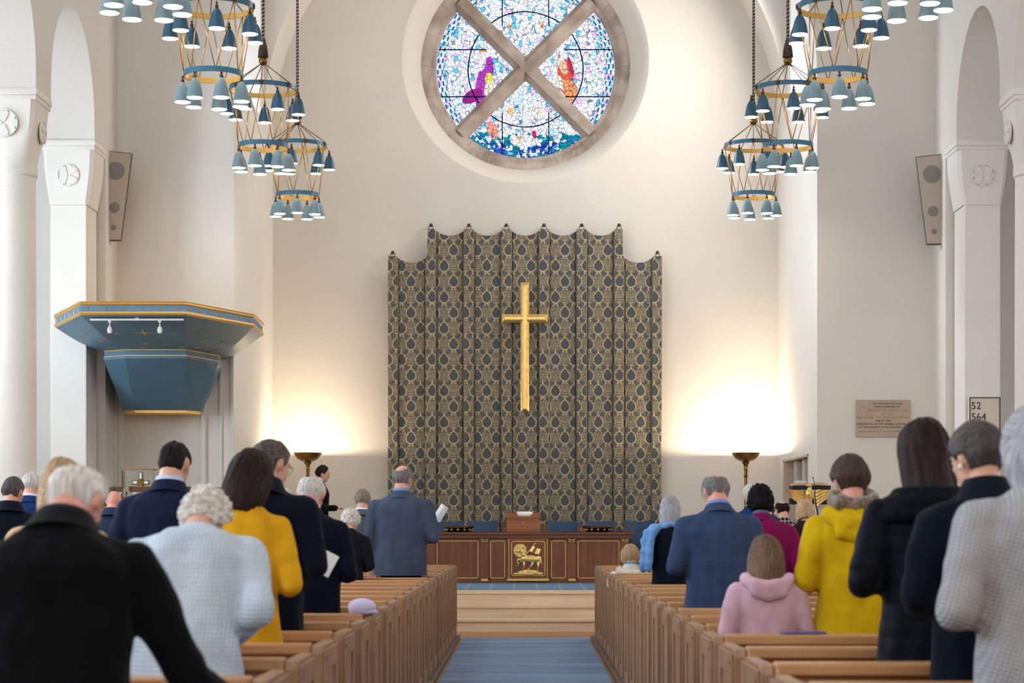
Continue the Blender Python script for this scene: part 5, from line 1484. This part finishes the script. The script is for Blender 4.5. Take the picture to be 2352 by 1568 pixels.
# ---------------- left side, nearest first
person('elderly man in a black coat in the front left foreground, leaning on the pew ahead', pos(132, 5.0), 4.98, PZ(1052, 5.15), lean=20, bow=20, yaw=-1, turn=-14, tilt=3, hair='short', hairm=H_WHITE, bald=.8,
       top=C_BLACK, legs=TR_DK, arms=('lean', 'reach'), hem=.62, wide=1.16, collar=('coat', C_BLACK), vox=.010, sleeve=1.15, skin=SKIN2, hunch=.03)
def cardx(e, B, HM, A2, k, AR): pass
person('stooping woman with white curls in a pale blue ribbed cardigan', pos(424, 6.73), 6.72, PZ(1117, 6.85), lean=34, bow=24, yaw=-4, turn=-8, hair='curly', hairm=H_CURL, top=C_PALE, legs=SK_DK, female=True,
       arms=('fold', 'fold'), hem=.66, wide=1.28, flare=.14, vox=.010, sleeve=1.2, tmat='cardigan', hunch=.02)
person('woman with a dark brown bob wearing a mustard yellow jumper', pos(560, 8.42), 8.42, PZ(1033, 8.45), lean=3, bow=22, yaw=-4, turn=-14, tilt=6, hair='bob', hairm=H_BROWN, hairlen=.21, hth=.010, top=C_MUST, legs=SK_DK, female=True,
       arms=('fold', 'fold'), hem=.74, wide=.98, flare=.10, tmat='jumper')
e, q = person('tall grey haired man in a dark navy overcoat behind the mustard jumper', pos(605, 9.3), 9.27, PZ(1005, 9.3), lean=5, bow=22, yaw=-8, turn=-30, hair='short', hairm=H_DGREY, top=C_NAVCOAT, legs=TR_DK,
       arms=('fold', 'fold'), hem=.55, wide=1.08, collar=('coat', C_NAVCOAT), glasses=True, sleeve=1.15)
pp = Vector((.19, .36, 1.14)); held('hymn_sheet', e, pp*q['k'], (-.7, .3, -.2), .15, .13, 'white hymn sheet held by the tall man in the dark navy overcoat')
e, q = person('white haired man in a deep navy suit with white collar, head bowed, left of aisle', pos(708, 10.99), 10.99, PZ(1087, 11), lean=5, bow=24, yaw=-4, turn=-6, hair='short', hairm=H_WHITE, bald=.45, top=C_NAVY2, legs=TR_DK,
       arms=('fold', 'fold'), hem=.68, wide=1.06, collar=('shirt', SHW), skin=SKIN2)
held('hymn_sheet', e, Vector((-.05, .34, 1.16))*q['k'], (-.6, .5, .3), .15, .14, 'white hymn sheet held in front of the white haired man in navy')
person('young dark haired man in a navy suit jacket standing below the pulpit canopy', pos(392, 10.15), 10.14, PZ(1007, 10.15), lean=3, bow=20, yaw=-5, turn=-12, hair='crop', hairm=H_DBROWN, top=C_NAVY, legs=TR_DK,
       arms=('fold', 'fold'), hem=.72, wide=1.16, collar=('shirt', mat('shirt_pale_blue', (196, 208, 232), .8)))
person('woman with fair hair in a beige coat partly behind the man in black', pos(140, 7.6), 7.58, PZ(1049, 7.6), lean=4, bow=14, hair='long', hairm=H_BLOND, hairlen=.16, top=C_BEIGE, legs=SK_DK, female=True, hem=.5, wide=1.0, tmat='coat')
person('man with tousled dark grey hair in a dark jacket at the far left edge', pos(26, 15.2), 15.2, PZ(1092, 15.2), lean=2, bow=14, hair='short', hairm=H_DGREY, top=C_NAVCOAT, legs=TR_DK, hem=.72, turn=-18, collar=('coat', C_NAVCOAT))
person('white haired man in a bright blue jacket beside the left column', pos(70, 17.8), 17.8, PZ(1081, 17.8), lean=2, bow=16, hair='short', hairm=H_WHITE, top=C_BLUE, legs=TR_DK, hem=.72, collar=('shirt', SHW), skin=SKIN2)
person('bald man in a dark blue jacket in front of the flower arrangement', pos(259, 19.5), 19.5, PZ(1123, 19.5), lean=3, bow=18, turn=-14, hair=None, top=C_DKBL, legs=TR_DK, hem=.72, skin=SKIN2, collar=('coat', C_DKBL))
person('small woman with white curls in a black cardigan, left of the aisle', pos(800, 16.9), 16.92, PZ(1168, 16.95), lean=12, bow=24, turn=-16, hair='curly', hairm=H_CURL, top=C_BLKN, legs=SK_DK, female=True, hem=.74, wide=.96, tmat='cardigan', base=.045)
person('man with combed grey brown hair in a grey suit behind the small woman in black', pos(832, 19.45), 19.45, PZ(1121, 19.45), lean=3, bow=14, hair='short', hairm=H_SALT, top=C_GREYS2, legs=TR_GR, hem=.72, wide=1.0, collar=('shirt', SHW))
e, q = person('balding man in a grey blue suit standing at the aisle with a service sheet', pos(922, 17.78), 17.78, PZ(1064, 17.78), lean=1, bow=8, yaw=-3, turn=-22, hair='short', hairm=H_GREY, bald=.9, top=C_GREYS, legs=TR_DK,
       arms=('down', 'fold'), hem=.79, wide=1.16, collar=('shirt', SHB), sleeve=1.05, glasses=True)
held('service_sheet', e, Vector((.30, .33, 1.33))*q['k'], (-.25, .5, -.5), .085, .15, 'white service sheet held open by the man in the grey blue suit at the aisle')
person('white haired person mostly hidden behind the man in deep navy', pos(658, 18.9), 18.66, PZ(1118, 18.9), lean=4, bow=18, hair='short', hairm=H_WHITE, top=C_BLKN, legs=TR_DK, hem=.72)
person('man with short dark hair and glasses in profile beside the left brass uplighter', pos(733, 27.2), 27.2, PZ(1067, 27.2), lean=2, bow=8, yaw=-78, hair='short', hairm=H_DBROWN, top=C_BLACK, legs=TR_DK, base=ZC+.016, glasses=True, hem=.6, skin=SKIN)
person('brown haired person hidden between the two grey suits', pos(857, 21.2), 21.3, PZ(1150, 21.3), lean=4, bow=14, hair='bob', hairm=H_LBROWN, hairlen=.14, top=C_DBR, legs=SK_DK, female=True, hem=.74, tmat='jumper')

# ---------------- right side
def hoodx(mh, sc_=1.0, z=1.43, y=-.125):
    def f(e, B, HM, A2, k, AR):
        mb = MB()
        for i in range(-6, 7):
            a = i/6; p = A2 @ Vector((.125*math.sin(a*1.55)*sc_, -.055-.085*math.cos(a*1.5)*sc_-.0, z-.035*math.cos(a*1.5)+.02*abs(a)))
            mb.ell(p, (.040*sc_, .034*sc_, .046*sc_), 12, 8)
        for i in range(-3, 4):
            p = A2 @ Vector((.026*i*sc_, -.135*sc_, z-.085+.006*abs(i)*sc_)); mb.ell(p, (.038*sc_, .026, .05), 12, 8)
        shape(e, 'hood', mh, mb, k, .012, 4, .006)
    return f
person('small boy with short fair hair in a cream hooded top on a front pew', pos(1449, 18.9), 18.92, PZ(1247, 19.1), lean=8, bow=6, hair='short', hairm=H_FAIR, top=C_CREAM, legs=('trousers', cloth('trouser_blue', (50, 66, 96))),
       arms=('rail', 'rail'), hem=.85, wide=.92, child=True, seatz=.43, kfix=.86, extra=hoodx(C_CREAM), collar=('shirt', mat('collar_turquoise', (60, 150, 190), .8)), tmat='hooded_top')
def scarfx(e, B, HM, A2, k, AR):
    mb = MB()
    for i in range(14):
        a = 2*PI*i/14; p = A2 @ Vector((.082*math.cos(a), -.012+.085*math.sin(a), 1.462+.012*math.sin(a*3))); mb.ell(p, (.036, .036, .030), 12, 8)
    pts = [(-.10, -.06, 1.445), (-.155, -.10, 1.40), (-.185, -.125, 1.33), (-.195, -.135, 1.22), (-.20, -.13, 1.12), (-.205, -.12, 1.06)]
    for a, b_ in zip(pts, pts[1:]):
        mb.cap(A2 @ Vector(a), .040, A2 @ Vector(b_), .036, 12); mb.cap(A2 @ (Vector(a)+Vector((-.055, .02, 0))), .036, A2 @ (Vector(b_)+Vector((-.05, .03, .0))), .034, 12)
    shape(e, 'scarf', C_SCARF, mb, k, .010, 3, .008)
person('woman with a grey bob, navy top and a light blue scarf over her shoulder', pos(1538, 15.9), 15.9, PZ(1137, 15.9), lean=4, bow=10, turn=-18, hair='bob', hairm=H_SILVER, hairlen=.155, top=C_NAVCOAT, legs=SK_DK, female=True,
       arms=('fold', 'fold'), hem=.70, wide=1.0, extra=scarfx, tmat='jumper')
e, q = person('grey haired man in a blue check jacket standing at the right of the aisle', pos(1650, 11.65), 11.65, PZ(1082, 11.65), lean=6, bow=22, yaw=2, turn=12, hair='short', hairm=H_GREY, bald=.7, top=C_CHECK, legs=TR_GR,
       arms=('fold', 'fold'), hem=.76, wide=1.12, collar=('shirt', SHB), skin=SKIN2, glasses=True, sleeve=1.08)
person('woman with black pinned up hair in a magenta cardigan', pos(1748, 13.3), 13.31, PZ(1112, 13.3), lean=5, bow=16, turn=-6, hair='bun', hairm=H_BLACK, top=C_MAG, legs=SK_DK, female=True, skin=SKIND, hem=.68, wide=1.26, sleeve=1.1, tmat='cardigan', hunch=.02,
       collar=('shirt', mat('collar_slate', (70, 90, 120), .8)))
person('white haired person just showing over the black pinned up hair', pos(1722, 18.6), 18.4, PZ(1107, 18.4), lean=3, bow=14, hair='short', hairm=H_WHITE, top=C_BLUE, legs=TR_DK, hem=.72)
person('man in a dark blue jacket between the magenta cardigan and the balding man', pos(1762, 19.3), 19.25, PZ(1150, 19.3), lean=5, bow=30, hair='short', hairm=H_DBROWN, top=C_BLUE, legs=TR_DK, hem=.72, wide=1.05)
person('man with a bald patch in dark hair wearing a plaid shirt', pos(1799, 20.95), 20.95, PZ(1147, 20.95), lean=3, bow=20, turn=12, hair='short', hairm=H_DBROWN, bald=.8, top=C_PLAID, legs=TR_DK, hem=.78, tmat='shirt')
person('woman with a straight blond bob in a dark brown top', pos(1850, 16.75), 16.74, PZ(1144, 16.75), lean=5, bow=24, turn=-4, hair='bob', hairm=H_BLOND, hairlen=.125, top=C_DBR, legs=SK_DK, female=True, hem=.74, wide=.98, tmat='jumper')
def furx(e, B, HM, A2, k, AR):
    hoodx(C_YEL, 1.02, 1.425)(e, B, HM, A2, k, AR)
    mb = MB()
    for i in range(-8, 9):
        a = i/8; p = A2 @ Vector((.108*math.sin(a*2.4), -.02-.072*math.cos(a*2.4), 1.53-.02*math.cos(a*2.2)-.015*(1-abs(a)))); mb.ell(p, (.026, .026, .036), 10, 8)
    shape(e, 'fur_trim', FUR, mb, k, .008, 1, .016)
person('woman with short brown hair in a bright yellow hooded coat with a fur collar', pos(1955, 9.1), 9.07, PZ(1044, 9.1), lean=3, bow=14, turn=10, hair='short', hairm=H_MBROWN, hth=.012, top=C_YEL, legs=SK_DK, female=True, hem=.45, wide=1.06, flare=.16,
       extra=furx, tmat='coat', skin=SKIN2, sleeve=1.08)
person('girl with a light brown bob in a pink hooded top', pos(1756, 9.1), 9.06, PZ(1227, 9.1), lean=3, bow=10, turn=-8, hair='bob', hairm=H_LBROWN, hairlen=.17, top=C_PINK, legs=SK_DK, female=True, hem=.7, wide=1.12, child=True,
       extra=hoodx(C_PINK, 1.1, 1.44), tmat='hooded_top', sleeve=1.1)
def bigcollar(e, B, HM, A2, k, AR):
    mb = MB()
    for ring, (rx2, ry2, z, r_) in enumerate(((.120, .105, 1.445, .036), (.165, .13, 1.405, .040), (.205, .148, 1.365, .030))):
        for i in range(26):
            a = 2*PI*i/26; mb.ell(A2 @ Vector((rx2*math.cos(a), -.015+ry2*math.sin(a), z-.02*max(0, math.sin(a)))), (r_, r_, r_*1.0), 10, 8)
    shape(e, 'wide_collar', cloth('collar_dark', (12, 15, 22), 'soft'), mb, k, .011, 5, .004)
person('woman with long dark brown hair in a black quilted coat with a wide collar', pos(2135, 7.35), 7.38, PZ(963, 7.4), lean=3, bow=14, turn=8, yaw=3, hair='long', hairm=H_BROWN, hairlen=.25, hth=.010, top=C_QUILT, legs=SK_DK, female=True, hem=.50, wide=1.13, flare=.08,
       extra=bigcollar, tmat='coat', sleeve=1.12)
def earx(e, B, HM, A2, k, AR):
    MB().ell((HM @ (HC+Vector((-.086, -.002, -.05))))*k, (.008, .008, .010), 12, 8).build('earring', mat('pearl', (236, 230, 222), .15), e, smooth=True)
person('woman with short grey hair, glasses and a pearl earring in a black coat', pos(2266, 6.5), 6.53, PZ(965, 6.5), lean=4, bow=16, turn=24, yaw=4, hair='short', hairm=H_DGREY, hth=.010, top=C_NAVCOAT, legs=TR_DK, female=True, hem=.5, wide=1.12,
       collar=('coat', C_NAVCOAT), glasses=True, extra=earx, tmat='coat', sleeve=1.12, vox=.010)
person('woman with silver hair in a chunky grey knitted jumper at the right edge', pos(2402, 5.6), 5.66, PZ(925, 5.6), lean=5, bow=12, turn=6, yaw=6, hair='bob', hairm=H_SILVER, hairlen=.155, top=C_KNIT, legs=SK_DK, female=True, hem=.55, wide=1.2, tmat='jumper', sleeve=1.22, vox=.010)
